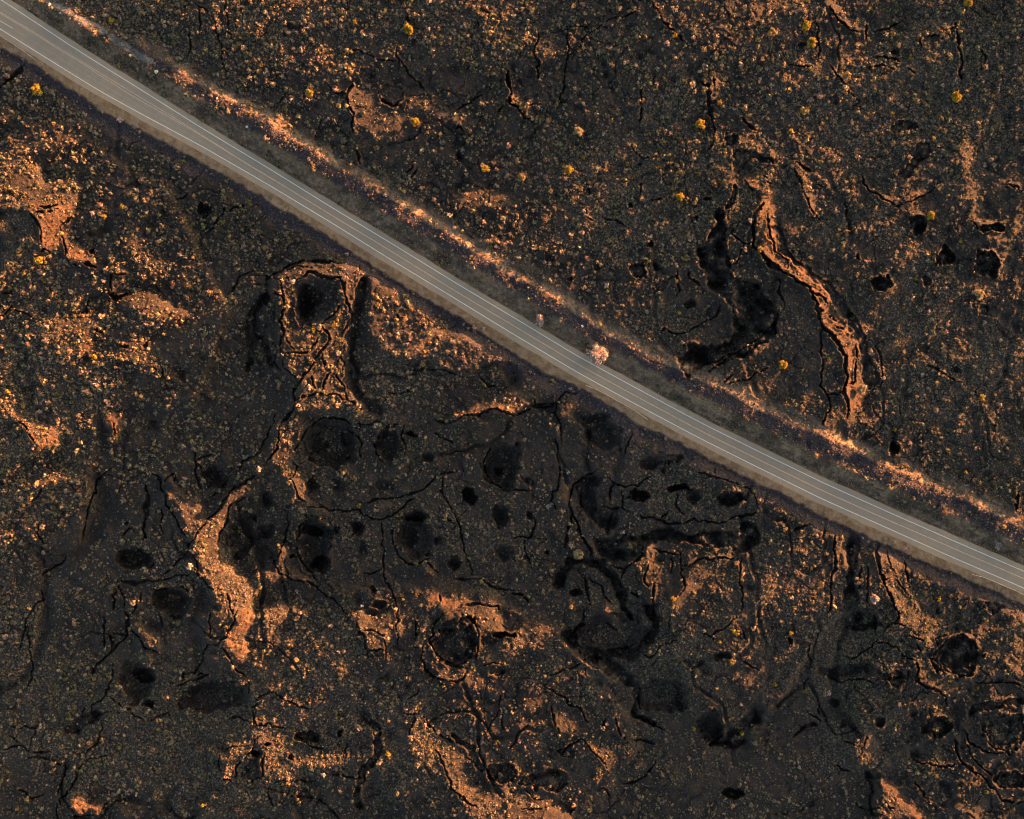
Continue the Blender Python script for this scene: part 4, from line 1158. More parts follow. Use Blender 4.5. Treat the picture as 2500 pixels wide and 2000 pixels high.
def ground_mat():
    m, nt, bs = mat('lava_ground'); n = N(nt)
    (dirt_, dust_, rub_), _ = n.attr('surf_a')[0], 0
    (bare_, old_, grass_), _ = n.attr('surf_b')[0], 0
    big = n.ramp(n.noise(0.022, 5, 0.6, 3), 0.36, 0.64); med = n.noise(0.16, 4, 0.6, 9); fine = n.noise(0.8, 3, 0.75, 17); vf = n.noise(0.95, 3, 0.75, 27)
    rock = n.mix(big, (0.0125, 0.0115, 0.0125), (0.022, 0.0185, 0.019))
    rock = n.mix(n.mul(n.ramp(med, 0.45, 0.68), 0.6), rock, (0.036, 0.028, 0.027))
    rock = n.mix(n.mul(n.ramp(fine, 0.565, 0.63), 0.75), rock, (0.052, 0.043, 0.038))
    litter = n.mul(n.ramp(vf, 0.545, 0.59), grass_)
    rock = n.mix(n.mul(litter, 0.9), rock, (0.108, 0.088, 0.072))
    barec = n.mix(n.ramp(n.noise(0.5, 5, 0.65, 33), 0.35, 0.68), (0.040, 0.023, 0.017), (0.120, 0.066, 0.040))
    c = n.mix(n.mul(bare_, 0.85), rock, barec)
    rubc = n.mix(n.ramp(n.noise(1.5, 3, 0.7, 41), 0.45, 0.72), (0.019, 0.016, 0.023), (0.074, 0.060, 0.070))
    c = n.mix(rub_, c, rubc)
    dirtc = n.mix(n.ramp(n.noise(0.28, 5, 0.62, 51), 0.35, 0.66), (0.150, 0.096, 0.058), (0.235, 0.165, 0.112))
    dirtc = n.mix(n.mul(n.ramp(n.noise(1.6, 3, 0.7, 53), 0.5, 0.75), 0.5), dirtc, (0.075, 0.050, 0.030))
    c = n.mix(n.mul(dirt_, 0.95), c, dirtc)
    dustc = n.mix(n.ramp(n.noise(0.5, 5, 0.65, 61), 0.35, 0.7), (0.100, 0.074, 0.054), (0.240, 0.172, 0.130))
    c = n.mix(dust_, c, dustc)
    c = n.mix(old_, c, n.mix(fine, (0.095, 0.092, 0.092), (0.15, 0.14, 0.135)))
    n.l(c, bs.inputs['Base Color']); bs.inputs['Roughness'].default_value = 0.93; bs.inputs['Specular IOR Level'].default_value = 0.2
    h = n('ShaderNodeMath', operation='ADD'); n.l(n.noise(1.4, 5, 0.7, 71), h.inputs[0]); n.l(n.mul(n.noise(0.45, 3, 0.6, 73), 1.2), h.inputs[1])
    n.l(n.bump(h.outputs[0], 1.0, 0.55), bs.inputs['Normal'])
    return m
def plant_mat(name, tint=1.0):
    m, nt, bs = mat(name); n = N(nt); _, col = n.attr('tint')
    n.l(col, bs.inputs['Base Color']); bs.inputs['Roughness'].default_value = 0.85; bs.inputs['Specular IOR Level'].default_value = 0.15
    tr = n('ShaderNodeBsdfTranslucent'); n.l(col, tr.inputs['Color']); mx = n('ShaderNodeMixShader'); mx.inputs[0].default_value = 0.25
    n.l(bs.outputs[0], mx.inputs[1]); n.l(tr.outputs[0], mx.inputs[2]); n.l(mx.outputs[0], nt.nodes['Material Output'].inputs['Surface'])
    return m
def rock_mat(name, a, b, sc=1.5):
    m, nt, bs = mat(name); n = N(nt); f = n.noise(sc, 5, 0.65, 5)
    n.l(n.mix(n.ramp(f, 0.35, 0.68), a, b), bs.inputs['Base Color']); bs.inputs['Roughness'].default_value = 0.9
    n.l(n.bump(n.noise(sc*3, 4, 0.6, 8), 0.6, 0.1), bs.inputs['Normal']); return m
def asphalt_mat():
    m, nt, bs = mat('asphalt'); n = N(nt); (acr, alo, _x), _ = n.attr('lane')[0], 0
    f = n.ramp(n.noise(0.35, 6, 0.65, 3), 0.3, 0.7); g = n.noise(2.2, 4, 0.8, 13)
    c = n.mix(f, (0.212, 0.166, 0.128), (0.258, 0.205, 0.160))
    c = n.mix(n.mul(n.ramp(g, 0.5, 0.78), 0.4), c, (0.31, 0.26, 0.21))
    c = n.mix(n.mul(acr, 0.8), c, (0.190, 0.164, 0.140))          # darker wheel tracks
    c = n.mix(alo, c, n.mix(f, (0.235, 0.178, 0.130), (0.275, 0.210, 0.154)))   # dusty edge
    long_ = n.noise(0.02, 3, 0.5, 23); c = n.mix(n.mul(n.ramp(long_, 0.46, 0.58), 0.55), c, (0.18, 0.156, 0.135))
    n.l(c, bs.inputs['Base Color']); bs.inputs['Roughness'].default_value = 0.9
    n.l(n.bump(n.noise(6, 2, 0.6, 4), 0.3, 0.02), bs.inputs['Normal']); return m
def paint_mat(name, a, b, wear):
    m, nt, bs = mat(name); n = N(nt); f = n.ramp(n.noise(1.1, 4, 0.75, 7), wear-0.12, wear+0.12)
    n.l(n.mix(f, a, b), bs.inputs['Base Color']); bs.inputs['Roughness'].default_value = 0.75; return m
def metal_mat():
    m, nt, bs = mat('galvanised_steel'); n = N(nt)
    n.l(n.mix(n.noise(1.2, 4, 0.6, 2), (0.36, 0.35, 0.34), (0.5, 0.48, 0.46)), bs.inputs['Base Color'])
    bs.inputs['Metallic'].default_value = 0.35; bs.inputs['Roughness'].default_value = 0.55; return m
def bark_mat():
    m, nt, bs = mat('bark'); n = N(nt); n.l(n.mix(n.noise(3, 4, 0.6, 2), (0.06, 0.045, 0.035), (0.14, 0.11, 0.085)), bs.inputs['Base Color']); bs.inputs['Roughness'].default_value = 0.95; return m
M_G = ground_mat(); M_P = plant_mat('foliage'); M_AS = asphalt_mat(); M_MET = metal_mat(); M_BARK = bark_mat()
M_W = paint_mat('white_paint', (0.62, 0.60, 0.57), (0.36, 0.33, 0.30), 0.62); M_Y = paint_mat('faded_yellow_paint', (0.50, 0.36, 0.25), (0.27, 0.21, 0.165), 0.56)
M_RUB = rock_mat('lava_rubble', (0.018, 0.016, 0.021), (0.060, 0.052, 0.058)); M_PALE = rock_mat('pale_stone', (0.34, 0.31, 0.27), (0.55, 0.50, 0.44), 1.0)
M_POST = rock_mat('weathered_wood', (0.10, 0.075, 0.055), (0.17, 0.13, 0.10), 3)

# ---------------------------------------------------------------- ground object
ny, nx = Z.shape
I = (np.arange(ny-1)[:, None]*nx+np.arange(nx-1)[None, :]).ravel()
F = np.stack([I, I+1, I+nx+1, I+nx], 1)
one = np.ones_like(Z)
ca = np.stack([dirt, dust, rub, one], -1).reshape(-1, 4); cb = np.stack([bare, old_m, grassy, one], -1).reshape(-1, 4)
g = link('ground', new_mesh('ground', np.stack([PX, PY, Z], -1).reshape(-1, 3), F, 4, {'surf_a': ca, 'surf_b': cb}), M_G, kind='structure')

# ---------------------------------------------------------------- road
def ribbon(name, m, left, right, lift, cols=2, colour=None):
    V = []; C = []
    for i in range(len(left)):
        for j in range(cols):
            s = j/(cols-1); V.append((*(left[i]*(1-s)+right[i]*s), 0))
    V = np.array(V); t = (V[:, :2]-R0) @ RD; z = np.interp(t, zr_t, ZROAD)+lift
    V[:, :2] *= (1-z/HC)[:, None]; V[:, 2] = z
    n = len(left); Fq = [(i*cols+j, (i+1)*cols+j, (i+1)*cols+j+1, i*cols+j+1) for i in range(n-1) for j in range(cols-1)]
    cl = None
    if colour is not None: cl = {'lane': np.tile(colour, (n, 1))}
    me = new_mesh(name, V, np.array(Fq), 4, cl); return link(name, me, m, kind='structure')
ts = np.arange(-8, 590, 2.0)
def off(tp, nv, d):
    v = smooth_interp(ts, tp, nv)+d; return R0+ts[:, None]*RD+v[:, None]*RN
ew = fbm(ts, ts*0, 9, 3, 141)[:, None]*0.35
L_ = off(tSW, nSW, -2.7)+ew*RN; Rr = off(tNE, nNE, 2.5)+ew[::-1]*RN
nc = 25; s = np.linspace(0, 1, nc); wtot = 7.4+5.2
acr = np.zeros(nc); 
for p in (2.7+0.95, 2.7+2.75, 2.7+4.65, 2.7+6.45): acr = np.maximum(acr, np.exp(-((s*wtot-p)/0.45)**2))
edge = np.maximum(sstep(2.7, 1.2, s*wtot), sstep(wtot-2.3, wtot-0.8, s*wtot))
ribbon('road', M_AS, L_, Rr, 0.0, nc, np.stack([acr, edge, acr*0, acr*0+1], 1))
def strip(name, m, L, w, lift=0.008, t0=-1e9, t1=1e9):
    tp, nv = tn(line_xy(L)); sel = (ts >= t0) & (ts <= t1); v = np.interp(ts, tp, nv)
    k = np.exp(-0.5*(np.arange(-5, 6)/2.0)**2); k /= k.sum(); v = np.convolve(np.pad(v, 5, mode='edge'), k, 'valid')
    c = R0+ts[:, None]*RD+v[:, None]*RN; return ribbon(name, m, (c-RN*w/2)[sel], (c+RN*w/2)[sel], lift)
strip('edge_line', M_W, NE_LINE, 0.30); strip('edge_line', M_W, SW_LINE, 0.30)
strip('centre_line', M_Y, YEL_UP, 0.26); strip('centre_line', M_Y, YEL_LO, 0.26)
d0 = line_xy([(-12, 44), (31, 69.5)]); dirv = (d0[1]-d0[0])/np.linalg.norm(d0[1]-d0[0]); nrm = np.array([-dirv[1], dirv[0]])
ribbon('lane_dash', M_W, np.array([d0[0]-nrm*0.1, d0[1]-nrm*0.1]), np.array([d0[0]+nrm*0.1, d0[1]+nrm*0.1]), 0.008)

# ---------------------------------------------------------------- guardrails
def tube_box(c, sx, sy, sz, ang=0):
    ca_, sa = math.cos(ang), math.sin(ang); V = []
    for z in (0, sz):
        for x, y in ((-sx, -sy), (sx, -sy), (sx, sy), (-sx, sy)): V.append((c[0]+x*ca_-y*sa, c[1]+x*sa+y*ca_, c[2]+z))
    return np.array(V), np.array([(0, 3, 2, 1), (4, 5, 6, 7), (0, 1, 5, 4), (1, 2, 6, 5), (2, 3, 7, 6), (3, 0, 4, 7)])
for lab, L in RAILS:
    P = line_xy(L); seg = np.linalg.norm(np.diff(P, axis=0), axis=1); cum = np.r_[0, np.cumsum(seg)]
    sd = np.arange(0, cum[-1], 0.5); Q = np.stack([np.interp(sd, cum, P[:, i]) for i in (0, 1)], 1)
    W = place(Q[:, 0], Q[:, 1], 0.7); k = np.exp(-0.5*(np.arange(-6, 7)/3.)**2); k /= k.sum()
    W[:, 2] = np.convolve(np.pad(W[:, 2], 6, mode='edge'), k, 'valid')
    org = W[len(W)//2].copy(); root = bpy.data.objects.new('guardrail', None); COL.objects.link(root); root.location = org
    tag(root, lab, 'guardrail', 'guardrails along the road')
    prof = [(-0.05, 0.44), (0.06, 0.50), (0.06, 0.56), (-0.03, 0.60), (0.06, 0.64), (0.06, 0.70), (-0.05, 0.76), (-0.10, 0.76), (-0.10, 0.44)]
    V = []; Fq = []
    for i in range(len(W)):
        d = W[min(i+1, len(W)-1)]-W[max(i-1, 0)]; d = d[:2]/np.linalg.norm(d[:2]); nn = np.array([-d[1], d[0]])
        for a, z in prof: V.append((*(W[i, :2]+nn*a-org[:2]), W[i, 2]+z-org[2]))
    m_ = len(prof)
    for i in range(len(W)-1):
        for j in range(m_): Fq.append((i*m_+j, i*m_+(j+1) % m_, (i+1)*m_+(j+1) % m_, (i+1)*m_+j))
    link('rail', new_mesh('rail', np.array(V), np.array(Fq), 4, smooth=False), M_MET, root)
    pm_ = None
    for i in range(2, len(W)-1, 4):
        if pm_ is None:
            a, b = tube_box((0, 0, -0.5), 0.08, 0.1, 1.22); pm_ = new_mesh('post', a, b, 4, smooth=False)
        d = W[min(i+1, len(W)-1)]-W[i-1]; d2 = d[:2]/np.linalg.norm(d[:2]); nn = np.array([-d2[1], d2[0]])
        p = link('post', pm_, M_POST, root); q = W[i]-org; p.location = (q[0]-nn[0]*0.2, q[1]-nn[1]*0.2, q[2]); p.rotation_euler.z = math.atan2(d2[1], d2[0])

# ---------------------------------------------------------------- plants
def leaf_quads(C, R3, K, size, flat, base, var, r, shape='dome'):
    """leafy clumps: K small leaf faces for each plant centre C with radii R3 (n,3); returns verts, faces, tint"""
    n = len(C); a = r.random((n, K))*2*np.pi
    ct_ = r.random((n, K))**0.75 if shape == 'dome' else r.random((n, K))*1.5-0.5
    st = np.sqrt(np.clip(1-ct_**2, 0, 1)); d = np.stack([st*np.cos(a), st*np.sin(a), ct_], -1)
    lump = 0.78+0.22*np.sin(a*3+r.random((n, 1))*6.3)*np.cos(ct_*4+r.random((n, 1))*6.3)
    rad = (0.45+0.55*np.sqrt(r.random((n, K))))*lump
    p = C[:, None, :]+d*rad[..., None]*R3[:, None, :]
    nrm = d*0.85+r.normal(size=(n, K, 3))*flat; nrm /= np.linalg.norm(nrm, axis=-1, keepdims=True)
    tx = np.cross(nrm, r.normal(size=(n, K, 3))); tx /= np.linalg.norm(tx, axis=-1, keepdims=True)+1e-9; ty = np.cross(nrm, tx)
    sz = (size[:, None] if np.ndim(size) else size)*(0.6+0.8*r.random((n, K))); sz = sz[..., None]
    q = np.stack([p-tx*sz*1.1, p-ty*sz*0.62, p+tx*sz*1.1, p+ty*sz*0.62], 2)
    V = q.reshape(-1, 3); Fq = np.arange(len(V)).reshape(-1, 4)
    col = base[:, None, :]*(1+var*(r.random((n, K, 1))-0.5)*2)*(1+0.12*r.normal(size=(n, K, 3)))
    col = np.clip(np.repeat(col.reshape(-1, 3), 4, axis=0), 0.004, 0.8); return V, Fq, np.c_[col, np.ones(len(col))]
TINT = {'y': (0.30, 0.215, 0.03), 'o': (0.27, 0.20, 0.085), 'p': (0.40, 0.32, 0.31), 't': (0.28, 0.235, 0.145), 'g': (0.105, 0.115, 0.045), 'r': (0.30, 0.13, 0.085)}

# the many small shrubs, grass clumps and stones nobody could count
def scatter(n, dens, x=262, y=212):
    X = rng.uniform(-x, x, n); Y = rng.uniform(-y, y, n); k = rng.random(n) < dens(X, Y); return X[k], Y[k]
PALETTE = np.array([(0.115, 0.110, 0.055), (0.150, 0.130, 0.085), (0.095, 0.105, 0.065), (0.185, 0.150, 0.090), (0.120, 0.130, 0.085), (0.215, 0.165, 0.060), (0.240, 0.190, 0.125), (0.085, 0.095, 0.040)])
PALETTE = (PALETTE*0.68+PALETTE.mean(1, keepdims=True)*0.32)*np.array([1.16, 1.02, 1.04])
NETS = []
for tl, pl in (('11', "960,590 1050,580 1200,650 1300,750 1400,800 1440,1020 1600,1120 1900,1130 2156,1240 2156,1300 1900,1400 1700,1450 1400,1350 1050,1300 930,1100 940,700"), ('12', "700,560 1650,560 1700,900 1250,1000 800,950")):
    NETS.append(tile_pts(tl, pl.split()))
def net_mask(X, Y):
    m = np.zeros(np.shape(X), bool)
    for P in NETS: m |= inside(X, Y, P)
    return m
def net_edge(X, Y): return plates(X+fbm(X, Y, 7, 2, 71)*2, Y+fbm(X, Y, 7, 2, 72)*2, 7.0, 21)
def surf_clear(X, Y):
    t, n_, a, b, c = road_coords(X, Y); sw = 7.0+fbm(t, t*0+3, 26, 3, 61)*1.8
    clear = ((a < 3.4) & (b < sw+0.2)); return clear, a, b, c
def dens_shrub(X, Y):
    cl, a, b, c = surf_clear(X, Y)
    d = 0.42+0.55*msample(grassy, X, Y)+0.12*sstep(-20, 130, -X*0.6+Y*0.8)
    d = d*(1-0.72*msample(rub, X, Y))*(1-0.45*msample(bare, X, Y))*(1-0.85*msample(old_m, X, Y))*(1-0.6*msample(dust, X, Y))
    d = d*(1-0.9*(msample(crack_m, X, Y) > 0.5))*(1-0.8*msample(pit_m, X, Y))*(1-0.2*msample(SPARSE, X, Y))
    d = d*(0.35+0.9*sstep(-0.35, 0.25, fbm(X, Y, 7, 3, 281)))
    nm = net_mask(X, Y); d = np.where(nm, np.where(net_edge(X, Y) < 0.75, 1.0, 0.07), d)
    return np.where(cl, 0, d)
def pick_cols(X, Y, r):
    w = 0.5+0.5*fbm(X, Y, 60, 3, 151)+0.25*fbm(X, Y, 10, 2, 152)
    dry = np.clip(w+r.normal(size=len(X))*0.28, 0, 0.999); order = np.array([7, 2, 4, 0, 1, 3, 6, 5]); return PALETTE[order[(dry*8).astype(int)]]
X, Y = scatter(150000, dens_shrub); C = place(X, Y)
rad = np.clip(np.exp(rng.normal(-0.55, 0.48, len(X)))*(0.80+0.28*sstep(-100, 150, -X*0.5+Y*0.8)), 0.3, 1.9)
R3 = np.stack([rad, rad*(0.85+0.3*rng.random(len(X))), rad*(0.85+0.5*rng.random(len(X)))], 1)
V, Fq, T = leaf_quads(C, R3, 15, rad*0.44, 0.45, pick_cols(X, Y, rng), 0.35, rng)
o = link('low_shrubs', new_mesh('low_shrubs', V, Fq, 4, {'tint': T}, smooth=False), M_P, kind='stuff'); tag(o, 'countless small olive and tan shrubs dotting the dark lava field', 'low shrubs'); print('shrubs', len(X))
def dens_grass(X, Y):
    cl, a, b, c = surf_clear(X, Y); d = 0.22+0.5*msample(grassy, X, Y)
    d = np.where((a > 3) & (a < 12), 1.0, d); d = np.maximum(d, 0.9*(np.abs(c-1) < 2.5)*(a > 8))
    d = d*(1-0.6*msample(rub, X, Y)); nm = net_mask(X, Y); d = np.where(nm, np.where(net_edge(X, Y) < 0.5, 1.0, 0.06), d); return np.where(cl & (b < 4.0) & (a < 2.7), 0, d)
X, Y = scatter(260000, dens_grass); C = place(X, Y); a_, b_, c_ = surf_clear(X, Y)[1:]
rad = 0.16+0.34*rng.random(len(X))**1.5
gc = np.where(((a_ > 2.4) & (c_ < 9))[:, None], np.array([0.28, 0.20, 0.13]), np.array([0.135, 0.125, 0.100]))*(0.6+0.9*rng.random((len(X), 1)))
V, Fq, T = leaf_quads(C, np.stack([rad, rad, rad*1.2], 1), 6, rad*0.5, 0.8, gc, 0.3, rng)
o = link('dry_grass', new_mesh('dry_grass', V, Fq, 4, {'tint': T}, smooth=False), M_P, kind='stuff'); tag(o, 'short dry grass clumps between the shrubs and along the road verge', 'dry grass'); print('grass', len(X))
def dens_rub(X, Y):
    cl, a, b, c = surf_clear(X, Y); d = msample(rub, X, Y)*1.0; d = np.maximum(d, 0.05); d = np.maximum(d, 0.75*(np.abs(c) < 1.6)*(a > 6)); return np.where(cl, 0, d)
X, Y = scatter(210000, dens_rub); C = place(X, Y); n = len(X); rad = np.clip(np.exp(rng.normal(-1.35, 0.45, n)), 0.1, 0.8)
octv = np.array([(1, 0, 0), (0, 1, 0), (-1, 0, 0), (0, -1, 0), (0, 0, 1), (0, 0, -0.6)], float); octf = np.array([(0, 1, 4), (1, 2, 4), (2, 3, 4), (3, 0, 4), (1, 0, 5), (2, 1, 5), (3, 2, 5), (0, 3, 5)])
V = octv[None]*rad[:, None, None]*(0.65+0.7*rng.random((n, 6, 1))); th = rng.random(n)*6.28; cth, sth = np.cos(th)[:, None], np.sin(th)[:, None]
V = np.stack([V[..., 0]*cth-V[..., 1]*sth, V[..., 0]*sth+V[..., 1]*cth, V[..., 2]], -1)+C[:, None, :]
Fq = (octf[None]+6*np.arange(n)[:, None, None]).reshape(-1, 3)
o = link('rubble', new_mesh('rubble', V.reshape(-1, 3), Fq, 3, smooth=False), M_RUB, kind='stuff'); tag(o, 'loose dark lava rubble on the banks either side of the road', 'rubble'); print('rubble', n)

# ---- individual shrubs and trees
items = []
for ln in BUSHES.strip().split('\n'):
    for it in ln.split(';'):
        u, v, r_, c_ = it.split(); items.append((float(u), float(v), float(r_), c_))
LAND = [("the big pale round roadside tree", 1458, 866), ("the slender pale roadside tree", 1317, 784), ("the shadowed middle guardrail", 1505, 980), ("the lower right guardrail", 2440, 1425), ("the upper left guardrail", 45, 115),
 ("the bent lava ridge's upper end", 1860, 450), ("the bent lava ridge's elbow", 1960, 660), ("the bent lava ridge's lower end", 2085, 930), ("the deep round pit at lower right", 2340, 1605), ("the square sunken pit by the road", 752, 745),
 ("the lit crater ring at bottom centre", 1115, 1570), ("the triangular sunlit plateau", 1000, 790), ("the hooked black trench at bottom centre", 1490, 1560), ("the lit slab at the far lower right", 2190, 1940), ("the double pits below the square pit", 820, 1080),
 ("the small deep hole in the crater cluster", 1146, 1213), ("the sinuous lit ridge at lower left", 560, 1400), ("the dark round basin at lower left", 440, 1520), ("the broken lit slab at upper left", 170, 560), ("the lit knob of rock at left", 277, 1040),
 ("the lone lit slab at top centre", 1262, 245), ("the cracked lit dome at top centre", 1310, 100), ("the lit slab at the top edge", 1625, 40), ("the lit crust in the top right corner", 2060, 60), ("the long slit crack at upper right", 2340, 130),
 ("the lit shelf beside the small right pits", 2400, 700), ("the small round pit at right centre", 2245, 550), ("the twin lit ribs at right below the road", 2160, 1400), ("the thin lit rib left of the twin ribs", 2045, 1380), ("the split lit ledge at bottom left", 200, 1970),
 ("the lit hummocks along the left edge", 60, 850), ("the lit fan left of centre", 350, 880), ("the long lit slope at bottom centre", 1120, 1850), ("the lit terrace at lower left of centre", 690, 1880), ("the paved old road scraps at upper left", 310, 110),
 ("the lit rocks above the road at upper left", 900, 250), ("the looped fissures right of centre", 1460, 1230), ("the black kidney pit above the road", 1555, 660), ("the shallow basin at lower right corner", 2420, 1790), ("the dark pit at far lower right", 2285, 1775),
 ("the lit ledge at bottom edge centre", 1300, 1945), ("the dark trench under the fissures", 1720, 1320), ("the lit bushy plain below the road", 1750, 1450), ("the sunlit berm crest beside the road", 1243, 668), ("the sunlit berm crest near the lower right", 2201, 1156),
 ("the sunlit berm crest at upper left", 718, 341), ("the plain of shrubs left of the square pit", 480, 640), ("the shady shrub field at bottom left", 120, 1700), ("the shady shrub field at bottom right", 1700, 1930), ("the shady shrub field at top centre left", 680, 110)]
LXY = np.array([(a[1], a[2]) for a in LAND], float)
# further large shrubs filling up to three hundred
tries = 0
while len(items) < 300 and tries < 60000:
    tries += 1; u, v = random.uniform(12, 2488), random.uniform(12, 1988); x, y = (u-1250)/5, (1000-v)/5
    xa, ya = np.array([x]), np.array([y]); cl, a_, b_, c_ = surf_clear(xa, ya)
    if cl[0] or (b_[0] < 9 and a_[0] < 4): continue
    if msample(crack_m, xa, ya)[0] > 0.4 or msample(pit_m, xa, ya)[0] > 0.5 or random.random() > 0.35+0.6*msample(grassy, xa, ya)[0]: continue
    if min((u-i[0])**2+(v-i[1])**2 for i in items) < 45**2: continue
    ne = a_[0] > 3; items.append((u, v, random.uniform(4.6, 7.2), random.choice('yotgotg' if not ne else 'yotpyog')))
CN = {'y': 'golden yellow', 'o': 'orange tan', 'p': 'pale straw', 't': 'tan', 'g': 'olive green', 'r': 'rusty red'}
def direction(du, dv):
    a = (math.degrees(math.atan2(-dv, du))+360) % 360
    return ["to the right of", "above and right of", "above", "above and left of", "to the left of", "below and left of", "below", "below and right of"][int(((a+22.5) % 360)//45)]
SPECIAL = {(1458, 866): "big round pale pink leafless tree standing on the road verge", (1317, 784): "slender tapering pale pink tree at the road edge near the big round tree", (1393, 827): "small rusty red bush between the two pale roadside trees",
 (2163, 1315): "uppermost of three pale bushes in a row below the road at lower right", (2185, 1325): "middle one of three pale bushes in a row below the road at lower right", (2210, 1339): "largest and lowest of three pale bushes in a row below the road at lower right",
 (2437, 1331): "long pale bush leaning on the road verge near the lower right end"}
items.append((1458, 866, 29, 'p')); items.append((1317, 784, 13, 'p')); items.append((2437, 1331, 10, 'p'))
labels = {}; info = []
for i, (u, v, r_, c_) in enumerate(items):
    if (u, v) in SPECIAL: labels[i] = SPECIAL[(u, v)]; continue
    size = 'large' if r_ >= 11 else 'medium' if r_ >= 7 else 'small'
    d2 = (LXY[:, 0]-u)**2+(LXY[:, 1]-v)**2; info.append((i, size, CN[c_], np.argsort(d2)[:4], np.sqrt(d2)))
used = set(labels.values())
for i, size, cn_, near4, dd in sorted(info, key=lambda q: q[4].min()):
    u, v, r_, c_ = items[i]; done = False; kindw = 'tree' if r_ >= 11 else 'shrub'
    for adv in ('just ', '', 'some way ', 'far '):
        for k in near4:
            ds = dd[k]
            if (adv == 'just ' and ds > 70) or (adv == '' and ds > 230) or (adv == 'some way ' and ds < 90): continue
            lab = f"{size} {cn_} {kindw} {adv}{direction(u-LXY[k,0], v-LXY[k,1])} {LAND[k][0]}"
            if lab not in used and len(lab.split()) <= 16: labels[i] = lab; used.add(lab); done = True; break
        if done: break
    if not done: labels[i] = lab
def crown_mesh(name, R, tint, N_, r, leaf, elong=1.0, clumps=26, zr_=0.9):
    a = r.random(clumps)*6.283; zc_ = r.random(clumps)**0.8; st = np.sqrt(1-zc_**2); q = (0.35+0.42*r.random(clumps))
    ctr_ = np.stack([st*np.cos(a)*q*R, st*np.sin(a)*q*R*elong, zc_*q*R*zr_+R*0.55], 1); cr_ = R*(0.26+0.2*r.random(clumps))
    base = np.tile(np.array(tint), (clumps, 1))*(0.72+0.5*r.random((clumps, 1)))
    V, Fq, T = leaf_quads(ctr_, np.stack([cr_]*3, 1), N_//clumps, leaf, 0.55, base, 0.3, r, 'ball'); return new_mesh(name, V, Fq, 4, {'tint': T}, smooth=False)
def trunk_mesh(name, h, r0, r, R):
    V = []; Fq = []
    def limb(a, b, ra, rb):
        a, b = np.array(a), np.array(b); d = b-a; d /= np.linalg.norm(d); x = np.cross(d, (0.3, 0.9, 0.2)); x /= np.linalg.norm(x); y = np.cross(d, x); s_ = len(V)
        for p, rr in ((a, ra), (b, rb)):
            for k in range(6): V.append(p+(x*math.cos(k*1.047)+y*math.sin(k*1.047))*rr)
        for k in range(6): Fq.append((s_+k, s_+(k+1) % 6, s_+6+(k+1) % 6, s_+6+k))
    limb((0, 0, -0.4), (0, 0, h*0.45), r0, r0*0.7)
    for k in range(7):
        an = k*0.9+r.random(); e = (math.cos(an)*R*0.6, math.sin(an)*R*0.6, h*(0.75+0.3*r.random())); limb((0, 0, h*(0.2+0.2*r.random())), e, r0*0.5, r0*0.12)
    return new_mesh(name, np.array(V), np.array(Fq), 4)
PROTO = {}
for c_, t_ in TINT.items():
    PROTO[c_] = [crown_mesh('shrub', 1.0, t_, 170, np.random.default_rng(50+k*7+ord(c_)), 0.16, 0.85+0.1*k, 11, 0.8) for k in range(4)]
for i, (u, v, r_, c_) in enumerate(items):
    R = r_/PXM*(1.08 if r_ > 9 else 1.0); x, y = float(gx_(u)), float(gy_(v)); zb = float(zsample(np.array([x]), np.array([y]))[0]); r = np.random.default_rng(1000+i)
    big = r_ >= 11 or (u, v) in SPECIAL and r_ > 9
    h = R*1.5; k = 1-(zb+h*0.6)/HC; loc = (x*k, y*k, zb)
    if big:
        root = bpy.data.objects.new('tree', None); COL.objects.link(root); root.location = loc
        el = 1.0; hz = 0.9
        if (u, v) == (1317, 784): el = 1.55; hz = 2.6
        if (u, v) == (2437, 1331): el = 1.7
        nleaf = 5200 if r_ > 20 else 1500
        cm = crown_mesh('crown', R, TINT[c_], nleaf, r, 0.26 if r_ > 20 else R*0.10, el, 60 if r_ > 20 else 24, hz)
        link('crown', cm, M_P, root); link('trunk', trunk_mesh('trunk', h*(hz/0.9)**0.5, 0.08*R+0.05, r, R), M_BARK, root)
        if (u, v) in ((1317, 784), (2437, 1331)): root.rotation_euler.z = math.radians(8)
        tag(root, labels[i], 'tree', 'scattered trees on the lava field')
    else:
        o = link('shrub', PROTO[c_][i % 4], M_P); o.location = (loc[0], loc[1], zb-0.25*R); o.scale = (R*0.95, R*0.95, R*(0.8+0.4*r.random())); o.rotation_euler.z = r.random()*6.28
        tag(o, labels[i], 'shrub', 'larger shrubs scattered over the lava field')

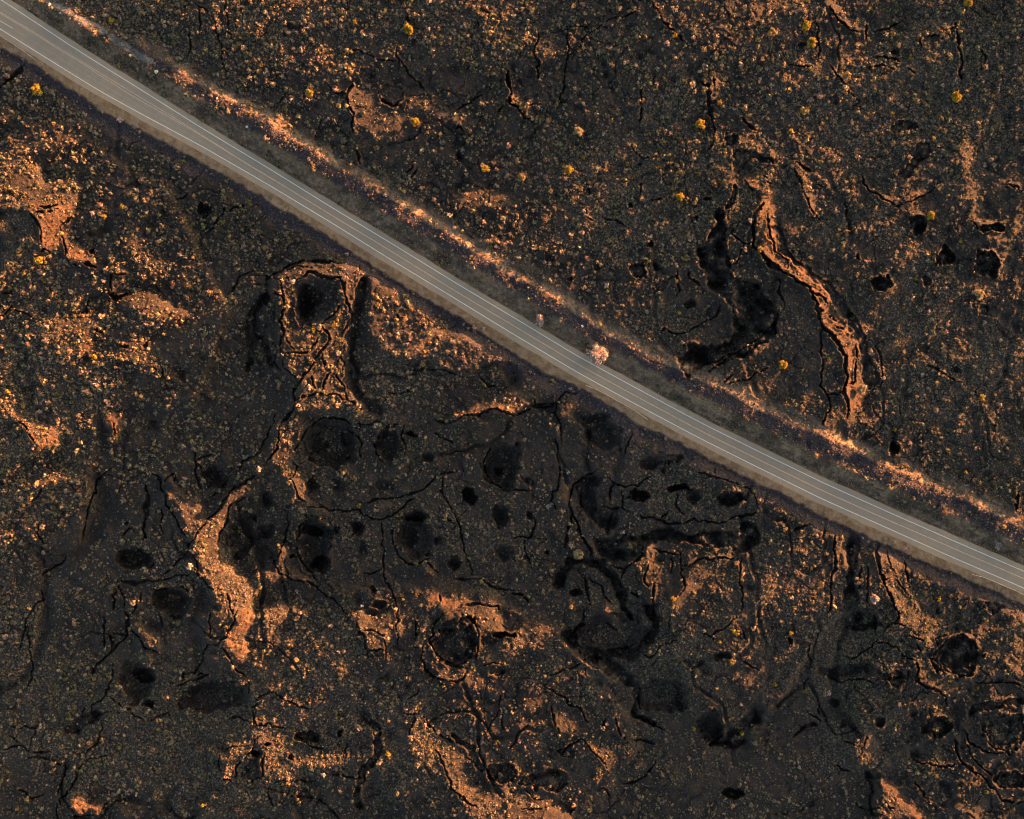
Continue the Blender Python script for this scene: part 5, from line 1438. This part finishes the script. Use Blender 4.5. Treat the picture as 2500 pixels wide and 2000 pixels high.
# ---------------------------------------------------------------- pale boulders on the rubble bank
BL = ["largest white boulder on the rubble bank near the old road scraps", "white boulder on the rubble bank below the sunlit crest at upper left", "small pale stone halfway along the dark upper rubble bank", "small white stone above the big pale roadside tree on the rubble bank",
      "bright round boulder lodged on the sunlit berm crest near the middle", "sunlit pinkish boulder beside the topmost old road scrap", "pale boulder beside the longest old road scrap", "little pale stone just below the topmost old road scrap"]
for (u, v, r_), lab in zip(BOULDERS, BL):
    R = r_/PXM*1.15; x, y = float(gx_(u)), float(gy_(v)); p = place(np.array([x]), np.array([y]), 0.5)[0]
    import bmesh
    bm = bmesh.new(); bmesh.ops.create_icosphere(bm, subdivisions=3, radius=1.0); sd = u
    for vt in bm.verts:
        c3 = vt.co.copy(); f = 1+0.22*math.sin(c3.x*3.1+sd)*math.cos(c3.y*2.7+sd*1.3)+0.12*math.sin(c3.z*6+sd)*math.cos(c3.x*7); 
        q = Vector((round(c3.x*2.2)/2.2, round(c3.y*2.2)/2.2, round(c3.z*2.2)/2.2)); vt.co = (c3*0.6+q*0.4)*f
    me = bpy.data.meshes.new('boulder'); bm.to_mesh(me); bm.free()
    o = link('boulder', me, M_PALE); o.location = (p[0], p[1], p[2]+0.2*R); o.scale = (R, R*0.85, R*0.75); o.rotation_euler.z = u
    tag(o, lab, 'boulder', 'pale boulders on the road bank')

# ---------------------------------------------------------------- light, sky, camera
sv = Vector((math.cos(SUN_AZ)*math.cos(SUN_EL), math.sin(SUN_AZ)*math.cos(SUN_EL), math.sin(SUN_EL)))
sl = bpy.data.lights.new('sun', 'SUN'); sl.energy = 5.0; sl.angle = math.radians(0.5); sl.color = (1.0, 0.375, 0.125)
so = bpy.data.objects.new('sun', sl); COL.objects.link(so); so.rotation_euler = sv.to_track_quat('Z', 'Y').to_euler(); so.location = sv*800
w = bpy.data.worlds.new('World'); scene.world = w; w.use_nodes = True; nt = w.node_tree
sky = nt.nodes.new('ShaderNodeTexSky'); sky.sky_type = 'NISHITA'; sky.sun_disc = False; sky.sun_elevation = SUN_EL; sky.sun_rotation = math.pi/2-SUN_AZ
sky.altitude = 0; sky.air_density = 0.7; sky.dust_density = 3.0; sky.ozone_density = 0.0
bg = nt.nodes['Background']; bg.inputs['Strength'].default_value = 0.078; nt.links.new(sky.outputs[0], bg.inputs['Color'])
cam = bpy.data.cameras.new('camera'); cam.sensor_width = 36; cam.lens = 36*HC/500.0; cam.clip_end = 8000; cam.clip_start = 1
co = bpy.data.objects.new('camera', cam); COL.objects.link(co); co.location = (0, 0, HC); scene.camera = co
vs = scene.view_settings; vs.view_transform = 'Standard'; vs.look = 'None'; vs.exposure = 3.5; vs.gamma = 1
scene.cycles.filter_width = 1.2; scene.cycles.max_bounces = 4; scene.cycles.diffuse_bounces = 3
